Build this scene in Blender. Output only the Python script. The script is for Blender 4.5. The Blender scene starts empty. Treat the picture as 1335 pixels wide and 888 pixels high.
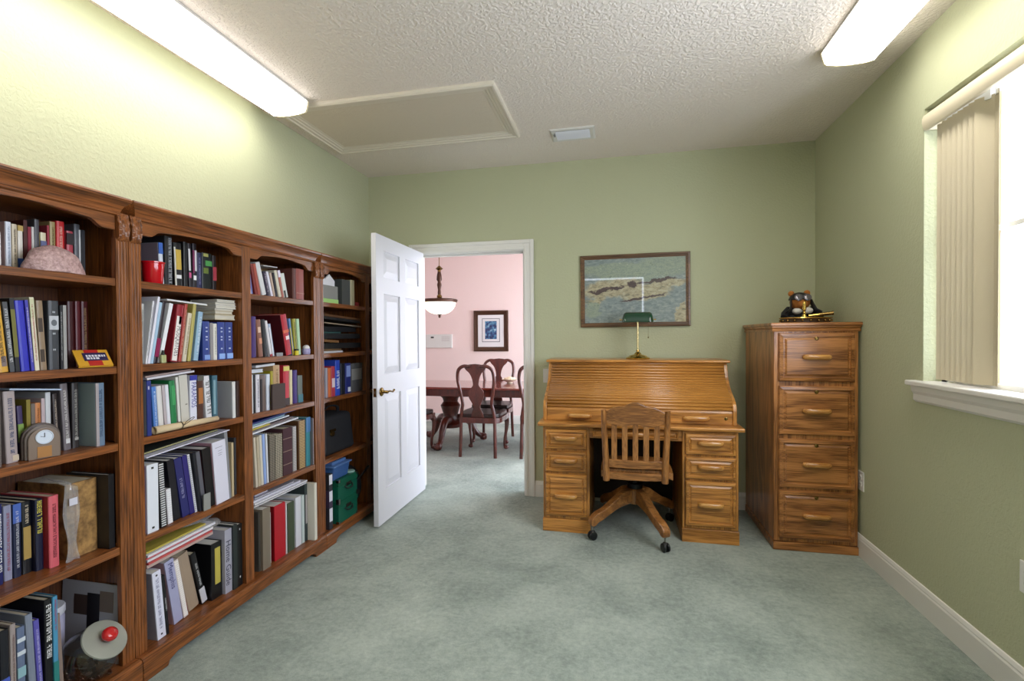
import bpy, math, random
from mathutils import Matrix, Vector
R = math.radians
SC = bpy.context.scene
COL = SC.collection
# ------------------------------------------------------------------ camera
camd = bpy.data.cameras.new('camera'); cam = bpy.data.objects.new('camera', camd); COL.objects.link(cam)
yaw, pitch, roll = .2154, .0134, -.0067
_r = Vector((math.cos(yaw), math.sin(yaw), 0)); _f = Vector((-math.sin(yaw), math.cos(yaw), 0)); _u = Vector((0, 0, 1))
F_ = math.cos(pitch)*_f - math.sin(pitch)*_u; U_ = math.cos(pitch)*_u + math.sin(pitch)*_f
R2 = math.cos(roll)*_r + math.sin(roll)*U_; U2 = math.cos(roll)*U_ - math.sin(roll)*_r
cam.matrix_world = Matrix(((R2.x, U2.x, -F_.x, 0), (R2.y, U2.y, -F_.y, 0), (R2.z, U2.z, -F_.z, 1.3239), (0, 0, 0, 1)))
camd.sensor_width = 36; camd.sensor_fit = 'HORIZONTAL'; camd.lens = 635.45*36/1335; camd.shift_y = 3.28/1335
camd.clip_start = .02; camd.clip_end = 200
SC.camera = cam
# ------------------------------------------------------------------ exposure, sky light
SC.view_settings.view_transform = 'Standard'; SC.view_settings.look = 'None'
SC.view_settings.gamma = 1; SC.view_settings.use_curve_mapping = False
SC.view_settings.exposure = 0.0
SC.cycles.use_denoising = True
SC.cycles.max_bounces = 10; SC.cycles.diffuse_bounces = 6; SC.cycles.transparent_max_bounces = 12
SC.cycles.sample_clamp_indirect = 6
world = bpy.data.worlds.new('overcast_sky'); SC.world = world; world.use_nodes = True
world.node_tree.nodes['Background'].inputs[0].default_value = (.82, .87, 1.0, 1)
world.node_tree.nodes['Background'].inputs[1].default_value = 10.5
LAMP = 13.5          # radiance of the ceiling fixtures' diffusers
LAMP_COL = (1.0, .955, .89)
def portal(name, loc, size, rot):
    l = bpy.data.lights.new(name, 'AREA'); l.shape = 'RECTANGLE'; l.size, l.size_y = size; l.cycles.is_portal = True
    o = bpy.data.objects.new(name, l); COL.objects.link(o); o.location = loc; o.rotation_euler = rot
portal('office_window_daylight', (1.533, 1.284, 1.72), (1.28, 2.76), (0, R(90), 0))
portal('dining_window_daylight', (.195, 5.575, 1.205), (2.29, 2.85), (0, R(90), 0))


# ------------------------------------------------------------------ materials
def lin(h):
    h = h.lstrip('#'); o = []
    for i in (0, 2, 4):
        v = int(h[i:i+2], 16)/255
        o.append(v/12.92 if v <= .04045 else ((v+.055)/1.055)**2.4)
    return (*o, 1)
_mats = {}
def new_mat(name):
    m = bpy.data.materials.new(name); m.use_nodes = True
    nt = m.node_tree; return m, nt, nt.nodes['Principled BSDF']
def N(nt, t, **k):
    n = nt.nodes.new(t)
    for a, v in k.items():
        if a.startswith('i_'): n.inputs[a[2:].replace('_', ' ')].default_value = v
        else: setattr(n, a, v)
    return n
def plain(name, col, rough=.5, metal=0, spec=.5, coat=0, bump=0, bscale=200):
    if name in _mats: return _mats[name]
    m, nt, b = new_mat(name)
    b.inputs['Base Color'].default_value = lin(col) if isinstance(col, str) else col
    b.inputs['Roughness'].default_value = rough; b.inputs['Metallic'].default_value = metal
    b.inputs['Specular IOR Level'].default_value = spec; b.inputs['Coat Weight'].default_value = coat; b.inputs['Coat Roughness'].default_value = .08
    if bump:
        tc = N(nt, 'ShaderNodeTexCoord'); n = N(nt, 'ShaderNodeTexNoise', i_Scale=bscale, i_Detail=3.0)
        bp = N(nt, 'ShaderNodeBump', i_Strength=bump, i_Distance=.002)
        nt.links.new(tc.outputs['Object'], n.inputs['Vector']); nt.links.new(n.outputs['Fac'], bp.inputs['Height']); nt.links.new(bp.outputs[0], b.inputs['Normal'])
    _mats[name] = m; return m
def wood(name, light, dark, axis='z', rough=.35, coat=.25, grain=1.0, contrast=(.35, .68), streak=.10):
    m, nt, b = new_mat(name)
    L = nt.links.new
    tc = N(nt, 'ShaderNodeTexCoord'); oi = N(nt, 'ShaderNodeObjectInfo')
    add = N(nt, 'ShaderNodeVectorMath', operation='ADD'); mul = N(nt, 'ShaderNodeVectorMath', operation='SCALE'); mul.inputs[3].default_value = 7
    cmb = N(nt, 'ShaderNodeCombineXYZ')
    for i in range(3): L(oi.outputs['Random'], cmb.inputs[i])
    L(cmb.outputs[0], mul.inputs[0]); L(tc.outputs['Object'], add.inputs[0]); L(mul.outputs[0], add.inputs[1])
    s = {'x': (.12, 1, 1), 'y': (1, .12, 1), 'z': (1, 1, .12)}[axis]
    mp = N(nt, 'ShaderNodeMapping'); mp.inputs['Scale'].default_value = s; L(add.outputs[0], mp.inputs['Vector'])
    n1 = N(nt, 'ShaderNodeTexNoise', i_Scale=9.0*grain, i_Detail=2.0, i_Distortion=.5); L(mp.outputs[0], n1.inputs['Vector'])
    # growth rings: contour lines of a stretched noise
    mu = N(nt, 'ShaderNodeMath', operation='MULTIPLY'); mu.inputs[1].default_value = 26; L(n1.outputs['Fac'], mu.inputs[0])
    sn = N(nt, 'ShaderNodeMath', operation='SINE'); L(mu.outputs[0], sn.inputs[0])
    s2 = {'x': (.03, 1, 1), 'y': (1, .03, 1), 'z': (1, 1, .03)}[axis]
    mp2 = N(nt, 'ShaderNodeMapping'); mp2.inputs['Scale'].default_value = s2; L(add.outputs[0], mp2.inputs['Vector'])
    n2 = N(nt, 'ShaderNodeTexNoise', i_Scale=260.0, i_Detail=3.0); L(mp2.outputs[0], n2.inputs['Vector'])
    m1 = N(nt, 'ShaderNodeMath', operation='MULTIPLY_ADD'); m1.inputs[1].default_value = streak; L(sn.outputs[0], m1.inputs[0]); L(n2.outputs['Fac'], m1.inputs[2])
    cr = N(nt, 'ShaderNodeValToRGB'); cr.color_ramp.elements[0].position = contrast[0]; cr.color_ramp.elements[1].position = contrast[1]
    cr.color_ramp.elements[0].color = lin(dark); cr.color_ramp.elements[1].color = lin(light)
    L(m1.outputs[0], cr.inputs[0]); L(cr.outputs[0], b.inputs['Base Color'])
    b.inputs['Roughness'].default_value = rough; b.inputs['Coat Weight'].default_value = coat; b.inputs['Coat Roughness'].default_value = .18
    bp = N(nt, 'ShaderNodeBump', i_Strength=.12, i_Distance=.001); L(m1.outputs[0], bp.inputs['Height']); L(bp.outputs[0], b.inputs['Normal'])
    return m
def textured_wall(name, col, s1, s2, strength, dist, col2=None):
    m, nt, b = new_mat(name); L = nt.links.new
    b.inputs['Base Color'].default_value = lin(col); b.inputs['Roughness'].default_value = .75; b.inputs['Specular IOR Level'].default_value = .25
    tc = N(nt, 'ShaderNodeTexCoord')
    n1 = N(nt, 'ShaderNodeTexNoise', i_Scale=s1, i_Detail=3.0, i_Distortion=.4); L(tc.outputs['Object'], n1.inputs['Vector'])
    cr = N(nt, 'ShaderNodeValToRGB'); cr.color_ramp.elements[0].position = .42; cr.color_ramp.elements[1].position = .6; L(n1.outputs['Fac'], cr.inputs[0])
    n2 = N(nt, 'ShaderNodeTexNoise', i_Scale=s2, i_Detail=2.0); L(tc.outputs['Object'], n2.inputs['Vector'])
    ma = N(nt, 'ShaderNodeMath', operation='MULTIPLY_ADD'); ma.inputs[1].default_value = .35; L(n2.outputs['Fac'], ma.inputs[0]); L(cr.outputs[0], ma.inputs[2])
    bp = N(nt, 'ShaderNodeBump', i_Strength=strength, i_Distance=dist); L(ma.outputs[0], bp.inputs['Height']); L(bp.outputs[0], b.inputs['Normal'])
    return m
M_WALL = textured_wall('sage_green_wall_paint', 'b4b798', 70, 190, .4, .002)
M_CEIL = textured_wall('knockdown_ceiling_plaster', 'e9e0d6', 62, 150, .7, .004)
M_PINK = textured_wall('pale_pink_wall_paint', 'f0d8d4', 60, 160, .15, .002)
M_TRIM = plain('white_trim_paint', 'dcdad4', .38)
M_DOOR = plain('white_door_paint', 'd2d1d6', .34)
M_HATCH = plain('cream_hatch_paint', 'd8d0c0', .5, bump=.12, bscale=90)
def carpet():
    m, nt, b = new_mat('grey_green_carpet'); L = nt.links.new
    tc = N(nt, 'ShaderNodeTexCoord')
    n1 = N(nt, 'ShaderNodeTexNoise', i_Scale=1.7, i_Detail=9.0, i_Roughness=.62, i_Distortion=.3); n2 = N(nt, 'ShaderNodeTexNoise', i_Scale=34.0, i_Detail=6.0, i_Roughness=.8)
    n3 = N(nt, 'ShaderNodeTexNoise', i_Scale=420.0, i_Detail=2.0)
    for n in (n1, n2, n3): L(tc.outputs['Object'], n.inputs['Vector'])
    a = N(nt, 'ShaderNodeMath', operation='MULTIPLY_ADD'); a.inputs[1].default_value = .75; L(n2.outputs['Fac'], a.inputs[0]); L(n1.outputs['Fac'], a.inputs[2])
    c = N(nt, 'ShaderNodeMath', operation='MULTIPLY_ADD'); c.inputs[1].default_value = .5; L(n3.outputs['Fac'], c.inputs[0]); L(a.outputs[0], c.inputs[2])
    cr = N(nt, 'ShaderNodeValToRGB'); e = cr.color_ramp.elements
    e[0].position = .86; e[0].color = lin('5f6e65'); e[1].position = 1.36; e[1].color = lin('b9c3b6')
    e2 = e.new(1.1) if False else None
    L(c.outputs[0], cr.inputs[0])
    mr = N(nt, 'ShaderNodeMapRange'); mr.inputs['From Min'].default_value = .7; mr.inputs['From Max'].default_value = 1.55; L(c.outputs[0], mr.inputs['Value']); L(mr.outputs[0], cr.inputs[0])
    e[0].position = .15; e[1].position = .85
    L(cr.outputs[0], b.inputs['Base Color']); b.inputs['Roughness'].default_value = 1; b.inputs['Specular IOR Level'].default_value = .1
    b.inputs['Sheen Weight'].default_value = .25
    s = N(nt, 'ShaderNodeMath', operation='ADD'); L(n2.outputs['Fac'], s.inputs[0]); L(n3.outputs['Fac'], s.inputs[1])
    bp = N(nt, 'ShaderNodeBump', i_Strength=.7, i_Distance=.006); L(s.outputs[0], bp.inputs['Height']); L(bp.outputs[0], b.inputs['Normal'])
    return m
M_CARPET = carpet()
def emitter(name, col, st):
    m, nt, b = new_mat(name); b.inputs['Base Color'].default_value = (.9, .9, .88, 1)
    b.inputs['Emission Color'].default_value = (*col, 1); b.inputs['Emission Strength'].default_value = st; return m
M_DIFF = emitter('lit_acrylic_diffuser', LAMP_COL, LAMP)
M_DIFFS = emitter('lit_acrylic_diffuser_side', LAMP_COL, LAMP*.3)
M_GLOBE = emitter('lit_frosted_glass', (1, .86, .62), 1.7)
def clear(name, tint, refl=.08, rough=.02):
    m, nt, b = new_mat(name); L = nt.links.new; nt.nodes.remove(b)
    t = N(nt, 'ShaderNodeBsdfTransparent'); t.inputs[0].default_value = tint
    g = N(nt, 'ShaderNodeBsdfGlossy'); g.inputs['Roughness'].default_value = rough
    lw = N(nt, 'ShaderNodeLayerWeight'); lw.inputs[0].default_value = .5; mx = N(nt, 'ShaderNodeMixShader')
    pw = N(nt, 'ShaderNodeMath', operation='POWER'); pw.inputs[1].default_value = 5; L(lw.outputs['Facing'], pw.inputs[0])
    ad = N(nt, 'ShaderNodeMath', operation='MULTIPLY_ADD'); ad.inputs[1].default_value = .9; ad.inputs[2].default_value = .03+refl; L(pw.outputs[0], ad.inputs[0])
    L(ad.outputs[0], mx.inputs[0]); L(t.outputs[0], mx.inputs[1]); L(g.outputs[0], mx.inputs[2]); L(mx.outputs[0], nt.nodes['Material Output'].inputs[0])
    return m
M_GLASS = clear('window_glass', (.97, .98, .98, 1), 0)
M_JAR = clear('jar_glass', (.78, .8, .8, 1), .06)
M_BAG = clear('thin_plastic_bag', (.9, .9, .9, 1), .1, .2)
_nt = M_BAG.node_tree; _mx = N(_nt, 'ShaderNodeMixShader'); _df = N(_nt, 'ShaderNodeBsdfDiffuse'); _df.inputs[0].default_value = (.62, .60, .6, 1); _out = _nt.nodes['Material Output']
_src = _out.inputs[0].links[0].from_socket; _mx.inputs[0].default_value = .3; _nt.links.new(_src, _mx.inputs[1]); _nt.links.new(_df.outputs[0], _mx.inputs[2]); _nt.links.new(_mx.outputs[0], _out.inputs[0])
M_BC = {a: wood('bookcase_oak_' + a, '96582a', '4e2a12', a, .36, .15, 1.8, (.3, .68), .06) for a in 'xyz'}
M_BCB = wood('bookcase_back_oak', '6e3e1e', '3a1e0e', 'z', .5, .05, 1.5, (.3, .7), .06)
M_DK = {a: wood('desk_oak_' + a, 'c88a42', '80501f', a, .32, .3, 1.3, (.28, .66), .12) for a in 'xyz'}
M_TAMB = wood('tambour_oak', 'c48840', 'a06c30', 'x', .3, .35, 1.6, (.3, .66), .03)
M_FC = {a: wood('filing_oak_' + a, 'b67a42', '643812', a, .34, .3, 1.1, (.28, .66), .13) for a in 'xyz'}
M_HANDLE = wood('handle_oak', 'cf9a55', 'a56c30', 'x', .25, .5)
M_CH = {a: wood('chair_oak_' + a, 'a8713a', '6e4420', a, .32, .3, 1.2) for a in 'xyz'}
M_CHERRY = wood('cherry_dining_wood', '632618', '38120c', 'z', .28, .5, 1.0, (.25, .75))
M_TABLE = wood('cherry_table_top', '8a3828', '5a1e14', 'x', .14, .8, .8, (.25, .75))
M_BRASS = plain('polished_brass', 'd8b45c', .16, 1)
M_DBRASS = plain('antique_brass', '8a7040', .25, 1)
M_NICKEL = plain('satin_nickel', 'b0aca6', .25, 1)
M_BLACK = plain('black_plastic', '141416', .35)
M_BMETAL = plain('black_metal', '18181b', .4, .6)
M_PLASTIC = plain('white_plastic', 'dddcd8', .35)
M_PAN = plain('white_enamel', 'c9c6c2', .4)
M_PAGES = plain('book_pages', 'c9bfa6', .85, bump=.3, bscale=600)
M_DARKIN = plain('dark_interior', '0c0b0a', .9)

# ------------------------------------------------------------------ mesh builder
class MB:
    def __init__(s): s.v = []; s.f = []; s.m = Matrix.Identity(4)
    def add(s, vs, fs):
        o = len(s.v); s.v += [tuple(s.m @ Vector(v)) for v in vs]; s.f += [tuple(i + o for i in f) for f in fs]; return s
    def box(s, x0, x1, y0, y1, z0, z1):
        return s.add([(x0, y0, z0), (x1, y0, z0), (x1, y1, z0), (x0, y1, z0), (x0, y0, z1), (x1, y0, z1), (x1, y1, z1), (x0, y1, z1)],
                     [(3, 2, 1, 0), (4, 5, 6, 7), (0, 1, 5, 4), (1, 2, 6, 5), (2, 3, 7, 6), (3, 0, 4, 7)])
    def prism(s, poly, axis, a, b):
        """poly = list of 2-D points; axis x: (y,z), y: (x,z), z: (x,y)"""
        ar = sum(poly[i][0]*poly[(i+1) % len(poly)][1]-poly[(i+1) % len(poly)][0]*poly[i][1] for i in range(len(poly)))
        if ar < 0: poly = poly[::-1]
        if axis == 'y': a, b = b, a
        q = {'x': lambda p, t: (t, p[0], p[1]), 'y': lambda p, t: (p[0], t, p[1]), 'z': lambda p, t: (p[0], p[1], t)}[axis]
        n = len(poly)
        return s.add([q(p, a) for p in poly] + [q(p, b) for p in poly], [tuple(range(n-1, -1, -1)), tuple(range(n, 2*n))] + [(i, (i+1) % n, n+(i+1) % n, n+i) for i in range(n)])
    def lathe(s, prof, c=(0, 0, 0), n=24, cap=True, sx=1, sy=1):
        vs = []; fs = []; k = len(prof)
        for r, z in prof:
            for i in range(n):
                a = 2*math.pi*i/n; vs.append((c[0]+r*sx*math.cos(a), c[1]+r*sy*math.sin(a), c[2]+z))
        for j in range(k-1):
            for i in range(n):
                fs.append((j*n+i, j*n+(i+1) % n, (j+1)*n+(i+1) % n, (j+1)*n+i))
        if cap: fs += [tuple(range(n-1, -1, -1)), tuple(range((k-1)*n, k*n))]
        return s.add(vs, fs)
    def tube(s, pts, r, n=8, cap=True, flat=None):
        pts = [Vector(p) for p in pts]; rs = r if isinstance(r, (list, tuple)) else [r]*len(pts)
        vs = []; fs = []; up = Vector((0, 0, 1)); prev = None
        for i, p in enumerate(pts):
            d = (pts[min(i+1, len(pts)-1)] - pts[max(i-1, 0)]).normalized()
            if prev is None:
                a = d.cross(up) if abs(d.z) < .95 else d.cross(Vector((1, 0, 0)))
            else: a = prev - d*prev.dot(d)
            a.normalize(); prev = a; b = d.cross(a)
            for k in range(n):
                t = 2*math.pi*k/n; f = flat or (1, 1)
                vs.append(p + (a*math.cos(t)*f[0] + b*math.sin(t)*f[1])*rs[i])
        for j in range(len(pts)-1):
            for k in range(n): fs.append((j*n+k, j*n+(k+1) % n, (j+1)*n+(k+1) % n, (j+1)*n+k))
        if cap: fs += [tuple(range(n-1, -1, -1)), tuple(range((len(pts)-1)*n, len(pts)*n))]
        return s.add(vs, fs)
    def ball(s, c, rx, ry=None, rz=None, n=16, k=10):
        ry = rx if ry is None else ry; rz = rx if rz is None else rz; vs = [(c[0], c[1], c[2]-rz)]; fs = []
        for j in range(1, k):
            p = -math.pi/2 + math.pi*j/k
            for i in range(n):
                a = 2*math.pi*i/n; vs.append((c[0]+rx*math.cos(p)*math.cos(a), c[1]+ry*math.cos(p)*math.sin(a), c[2]+rz*math.sin(p)))
        vs.append((c[0], c[1], c[2]+rz))
        for i in range(n): fs.append((0, 1+(i+1) % n, 1+i)); fs.append((len(vs)-1, 1+(k-2)*n+i, 1+(k-2)*n+(i+1) % n))
        for j in range(k-2):
            for i in range(n): fs.append((1+j*n+i, 1+j*n+(i+1) % n, 1+(j+1)*n+(i+1) % n, 1+(j+1)*n+i))
        return s.add(vs, fs)
    def sheet(s, rows, th):
        """grid of points (rows) given thickness th along -z normal direction"""
        h = len(rows); w = len(rows[0]); top = [Vector(p) for r in rows for p in r]; bot = [p - Vector((0, 0, th)) for p in top]; fs = []; n = h*w
        for j in range(h-1):
            for i in range(w-1):
                q = (j*w+i, j*w+i+1, (j+1)*w+i+1, (j+1)*w+i); fs.append(q); fs.append(tuple(n+k for k in reversed(q)))
        ring = [i for i in range(w)] + [j*w+w-1 for j in range(1, h)] + [(h-1)*w+i for i in range(w-2, -1, -1)] + [j*w for j in range(h-2, 0, -1)]
        for a, b in zip(ring, ring[1:]+ring[:1]): fs.append((b, a, n+a, n+b))
        return s.add(top+bot, fs)
    def build(s, name, mat, parent=None, bevel=0, smooth=False, seg=2, sub=0, solid=0):
        off = Vector((0, 0, 0)); q = parent
        while q: off += q.location; q = q.parent
        me = bpy.data.meshes.new(name); me.from_pydata([tuple(Vector(v)-off) for v in s.v], [], s.f); me.update()
        o = bpy.data.objects.new(name, me); COL.objects.link(o); o.parent = parent
        me.materials.append(mat)
        if smooth:
            for p in me.polygons: p.use_smooth = True
            me.set_sharp_from_angle(angle=R(smooth if smooth is not True else 40))
        if solid: md = o.modifiers.new('solid', 'SOLIDIFY'); md.thickness = solid; md.offset = 0
        if bevel: md = o.modifiers.new('bevel', 'BEVEL'); md.width = bevel; md.segments = seg; md.limit_method = 'ANGLE'; md.angle_limit = R(40)
        if sub: md = o.modifiers.new('sub', 'SUBSURF'); md.levels = md.render_levels = sub
        return o
def thing(name, label, cat, loc=(0, 0, 0), group=None):
    o = bpy.data.objects.new(name, None); COL.objects.link(o); o.location = loc; o.empty_display_size = .1
    return tag(o, label, cat, group)
def tag(o, label, cat, group=None):
    o['label'] = label; o['category'] = cat
    if group: o['group'] = group
    return o
def struct(o): o['kind'] = 'structure'; return o
def cr(pts, n=6):
    """Catmull-Rom through 2-D or 3-D points"""
    P = [Vector(p) for p in pts]; P = [2*P[0]-P[1]] + P + [2*P[-1]-P[-2]]; out = []
    for i in range(1, len(P)-2):
        for k in range(n):
            t = k/n; a, b, c, d = P[i-1:i+3]
            out.append(.5*((2*b) + (c-a)*t + (2*a-5*b+4*c-d)*t*t + (3*b-a-3*c+d)*t**3))
    out.append(P[-2]); return [tuple(p) for p in out]
def copy_tree(o, parent=None):
    c = o.copy(); COL.objects.link(c)
    if parent: c.parent = parent
    for ch in list(o.children): copy_tree(ch, c)
    return c
def text_mesh(body, font_size=1.0):
    cu = bpy.data.curves.new('lettering_curve', 'FONT'); cu.body = body; cu.size = font_size; cu.resolution_u = 2
    o = bpy.data.objects.new('lettering_curve', cu); COL.objects.link(o)
    bpy.context.view_layer.update(); dg = bpy.context.evaluated_depsgraph_get()
    me = bpy.data.meshes.new_from_object(o.evaluated_get(dg)); bpy.data.objects.remove(o)
    vs = [v.co.copy() for v in me.vertices]; fs = [tuple(p.vertices) for p in me.polygons]; bpy.data.meshes.remove(me)
    return vs, fs

# ------------------------------------------------------------------ room shell
XL, XR, YB, YF, H = -2.161, 1.408, 3.968, -.85, 2.74
YD, HD, XDL, XDR = 7.2, 2.62, -4.6, .1
def shell(name, mb, mat): return struct(mb.build(name, mat))
shell('floor', MB().box(XDL-.1, XR+.1, YF-.1, YD+.1, -.1, 0), M_CARPET)
shell('ceiling', MB().box(XL-.1, XR+.25, YF-.1, YB+.12, H, H+.1), M_CEIL)
shell('ceiling_dining', MB().box(XDL-.1, XDR+.1, YB+.12, YD+.1, HD, HD+.1), plain('white_ceiling', 'e6e0d8', .8))
shell('wall_left', MB().box(XL-.1, XL, YF-.1, YB+.12, 0, H), M_WALL)
RX0, RX1, RZ0, RZ1 = -1.15, .434, .85, 2.352
b = MB(); b.box(XL, RX0, YF-.1, YF, 0, H); b.box(RX1, XR, YF-.1, YF, 0, H); b.box(RX0, RX1, YF-.1, YF, 0, RZ0); b.box(RX0, RX1, YF-.1, YF, RZ1, H)
shell('wall_front', b, M_WALL)
DX0, DX1, DZ = -1.70, -.757, 2.045
b = MB(); b.box(XL, DX0, YB, YB+.06, 0, H); b.box(DX1, XR, YB, YB+.06, 0, H); b.box(DX0, DX1, YB, YB+.06, DZ, H)
shell('wall_back', b, M_WALL)
b = MB(); b.box(XDL, DX0, YB+.06, YB+.12, 0, HD+.1); b.box(DX1, XDR, YB+.06, YB+.12, 0, HD+.1); b.box(DX0, DX1, YB+.06, YB+.12, DZ, HD+.1)
shell('wall_dining_front', b, M_PINK)
WY0, WY1, WZ0, WZ1, WD = -.1, 2.668, 1.078, 2.378, .13  # window's unseen near end lengthened out of view to add daylight
b = MB(); b.box(XR, XR+WD, YF-.1, WY0, 0, H); b.box(XR, XR+WD, WY1, YB+.12, 0, H); b.box(XR, XR+WD, WY0, WY1, 0, WZ0); b.box(XR, XR+WD, WY0, WY1, WZ1, H)
shell('wall_right', b, M_WALL)
shell('wall_dining_back', MB().box(XDL, XDR, YD, YD+.1, 0, HD), M_PINK)
shell('wall_dining_left', MB().box(XDL-.1, XDL, YB+.06, YD+.1, 0, HD), M_PINK)
b = MB(); b.box(XDR, XDR+.1, YB+.12, 4.15, 0, HD); b.box(XDR, XDR+.1, 7.0, YD+.1, 0, HD); b.box(XDR, XDR+.1, 4.15, 7.0, 2.35, HD); b.box(XDR, XDR+.1, 4.15, 7.0, 0, .06)
shell('wall_dining_right', b, M_PINK)
# door lining and casings
b = MB(); b.box(DX0, DX0+.012, YB-.002, YB+.122, 0, DZ); b.box(DX1-.012, DX1, YB-.002, YB+.122, 0, DZ); b.box(DX0, DX1, YB-.002, YB+.122, DZ-.012, DZ)
b.box(DX1-.022, DX1-.012, YB+.04, YB+.075, 0, DZ-.012); b.box(DX0+.012, DX0+.022, YB+.04, YB+.075, 0, DZ-.012); b.box(DX0, DX1, YB+.04, YB+.075, DZ-.024, DZ-.012)
shell('trim_1', b, M_TRIM)
def casing(x0, x1, z1, y, sgn):
    """flat casing with a raised outer bead around an opening, projecting from wall plane y"""
    mb = MB(); w = .086
    for a, bb, t in ((0, w, .011), (.006, .03, .015), (w-.03, w, .019)):
        d = sorted((y, y - sgn*t))
        mb.box(x0-bb, x0-a, *d, 0, z1+bb); mb.box(x1+a, x1+bb, *d, 0, z1+bb); mb.box(x0-a, x1+a, *d, z1+a, z1+bb)
    return mb
shell('trim_2', casing(DX0+.008, DX1-.008, DZ-.008, YB, 1), M_TRIM).modifiers.new('bevel', 'BEVEL').width = .003
shell('trim_3', casing(DX0+.008, DX1-.008, DZ-.008, YB+.12, -1), M_TRIM)
def skirting(name, axis, plane, a, bb, sgn):
    mb = MB(); p = [(0, 0), (.014, 0), (.014, .1), (.011, .108), (.011, .114), (.006, .128), (0, .13)]
    p = [(plane+sgn*x, z) for x, z in p]
    mb.prism(p, axis, a, bb); return shell(name, mb, M_TRIM)
skirting('baseboard_right', 'y', XR, YF, YB, -1)
skirting('baseboard_left', 'y', XL, YF, YB, 1)
skirting('baseboard_back', 'x', YB, DX1+.078, XR-.014, -1)
skirting('baseboard_back_left', 'x', YB, XL+.014, DX0-.078, -1)
skirting('baseboard_dining_back', 'x', YD, XDL, XDR, -1)

# window in the right wall: frame with a meeting rail, pane, sill with apron
wf = MB(); xa, xb = XR+.074, XR+.115
for y0, y1, z0, z1 in ((WY0, WY0+.045, WZ0, WZ1), (WY1-.045, WY1, WZ0, WZ1), (WY0, WY1, WZ0, WZ0+.045), (WY0, WY1, WZ1-.045, WZ1), (WY0, WY1, 1.735, 1.757)):
    wf.box(xa, xb, y0, y1, z0, z1)
wf = struct(wf.build('window_1', M_PLASTIC, None, .004))
MB().box(XR+.092, XR+.098, WY0+.04, WY1-.04, WZ0+.04, WZ1-.04).build('pane', M_GLASS, wf)
sl = MB(); sl.box(XR-.045, XR+.074, WY0-.07, WY1+.068, WZ0-.002, WZ0+.022); sl.build('window_sill', M_TRIM, wf, .006)
sl = MB(); sl.prism([(XR, 1.076), (XR-.03, 1.076), (XR-.026, 1.05), (XR-.018, 1.035), (XR-.018, 1.008), (XR-.008, .997), (XR, .995)], 'y', WY0-.04, WY1+.045); sl.build('apron', M_TRIM, wf)
# dining room window
wf = MB()
for y0, y1, z0, z1 in ((4.15, 4.2, .06, 2.35), (6.95, 7.0, .06, 2.35), (5.55, 5.6, .06, 2.35), (4.15, 7.0, .06, .11), (4.15, 7.0, 2.3, 2.35)): wf.box(XDR+.03, XDR+.08, y0, y1, z0, z1)
wf = struct(wf.build('window_2', M_PLASTIC)); MB().box(XDR+.05, XDR+.056, 4.2, 6.95, .11, 2.3).build('pane', M_GLASS, wf)

# window behind the camera, its roller blind leaving a gap of daylight (mirrored in the framed picture)
wf = MB()
for x0, x1, z0, z1 in ((RX0, RX1, RZ0, RZ0+.03), (RX0, RX0+.03, RZ0, RZ1)): wf.box(x0, x1, YF-.09, YF-.05, z0, z1)
wf = struct(wf.build('window_3', M_PLASTIC)); MB().box(RX0, RX1, YF-.072, YF-.066, RZ0, RZ1).build('pane', M_GLASS, wf)
t = wf
b = MB(); b.tube([(RX0+.01, YF-.028, RZ1-.062), (RX1-.034, YF-.028, RZ1-.062)], .022, 14); b.build('roller', M_PLASTIC, t, smooth=40)
b = MB(); b.box(RX0, RX1-.036, YF-.051, YF-.0485, RZ0+.005, RZ1-.05); b.build('blind_cloth', plain('taupe_blind', '8a8678', .8), t)
# ------------------------------------------------------------------ the six-panel door, hinged left, open into the room
door = bpy.data.objects.new('door_1', None); COL.objects.link(door); struct(door)
DW, DH, DT = .864, 2.03, .035
b = MB(); st = .112; mid = .1; c0 = DW/2-mid/2
cols = [(st, c0), (c0+mid, DW-st)]; rows = [(.235, .90), (1.05, 1.62), (1.735, 1.925)]
zs = [0, rows[0][0], rows[0][1], rows[1][0], rows[1][1], rows[2][0], rows[2][1], DH]
for y0, y1 in ((0, st), (c0, c0+mid), (DW-st, DW)): b.box(-DT, 0, -y1, -y0, 0, DH)
for z0, z1 in ((0, zs[1]), (zs[2], zs[3]), (zs[4], zs[5]), (zs[6], DH)):
    for y0, y1 in cols: b.box(-DT, 0, -y1, -y0, z0, z1)
for y0, y1 in cols:
    for z0, z1 in rows:
        b.box(-DT+.011, -.011, -y1, -y0, z0, z1)
        for xa, xb, in ((-.011, -.002), (-DT+.011, -DT+.002)):
            q0 = [(-y1+.004, z0+.004), (-y0-.004, z0+.004), (-y0-.004, z1-.004), (-y1+.004, z1-.004)]; q1 = [(-y1+.05, z0+.05), (-y0-.05, z0+.05), (-y0-.05, z1-.05), (-y1+.05, z1-.05)]
            vs = [(xa, *p) for p in q0] + [(xb, *p) for p in q1]; fs = [(4, 5, 6, 7)] + [(i, (i+1) % 4, 4+(i+1) % 4, 4+i) for i in range(4)]
            b.add(vs, fs if xb > xa else [f[::-1] for f in fs])
b.build('slab', M_DOOR, door)
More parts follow.
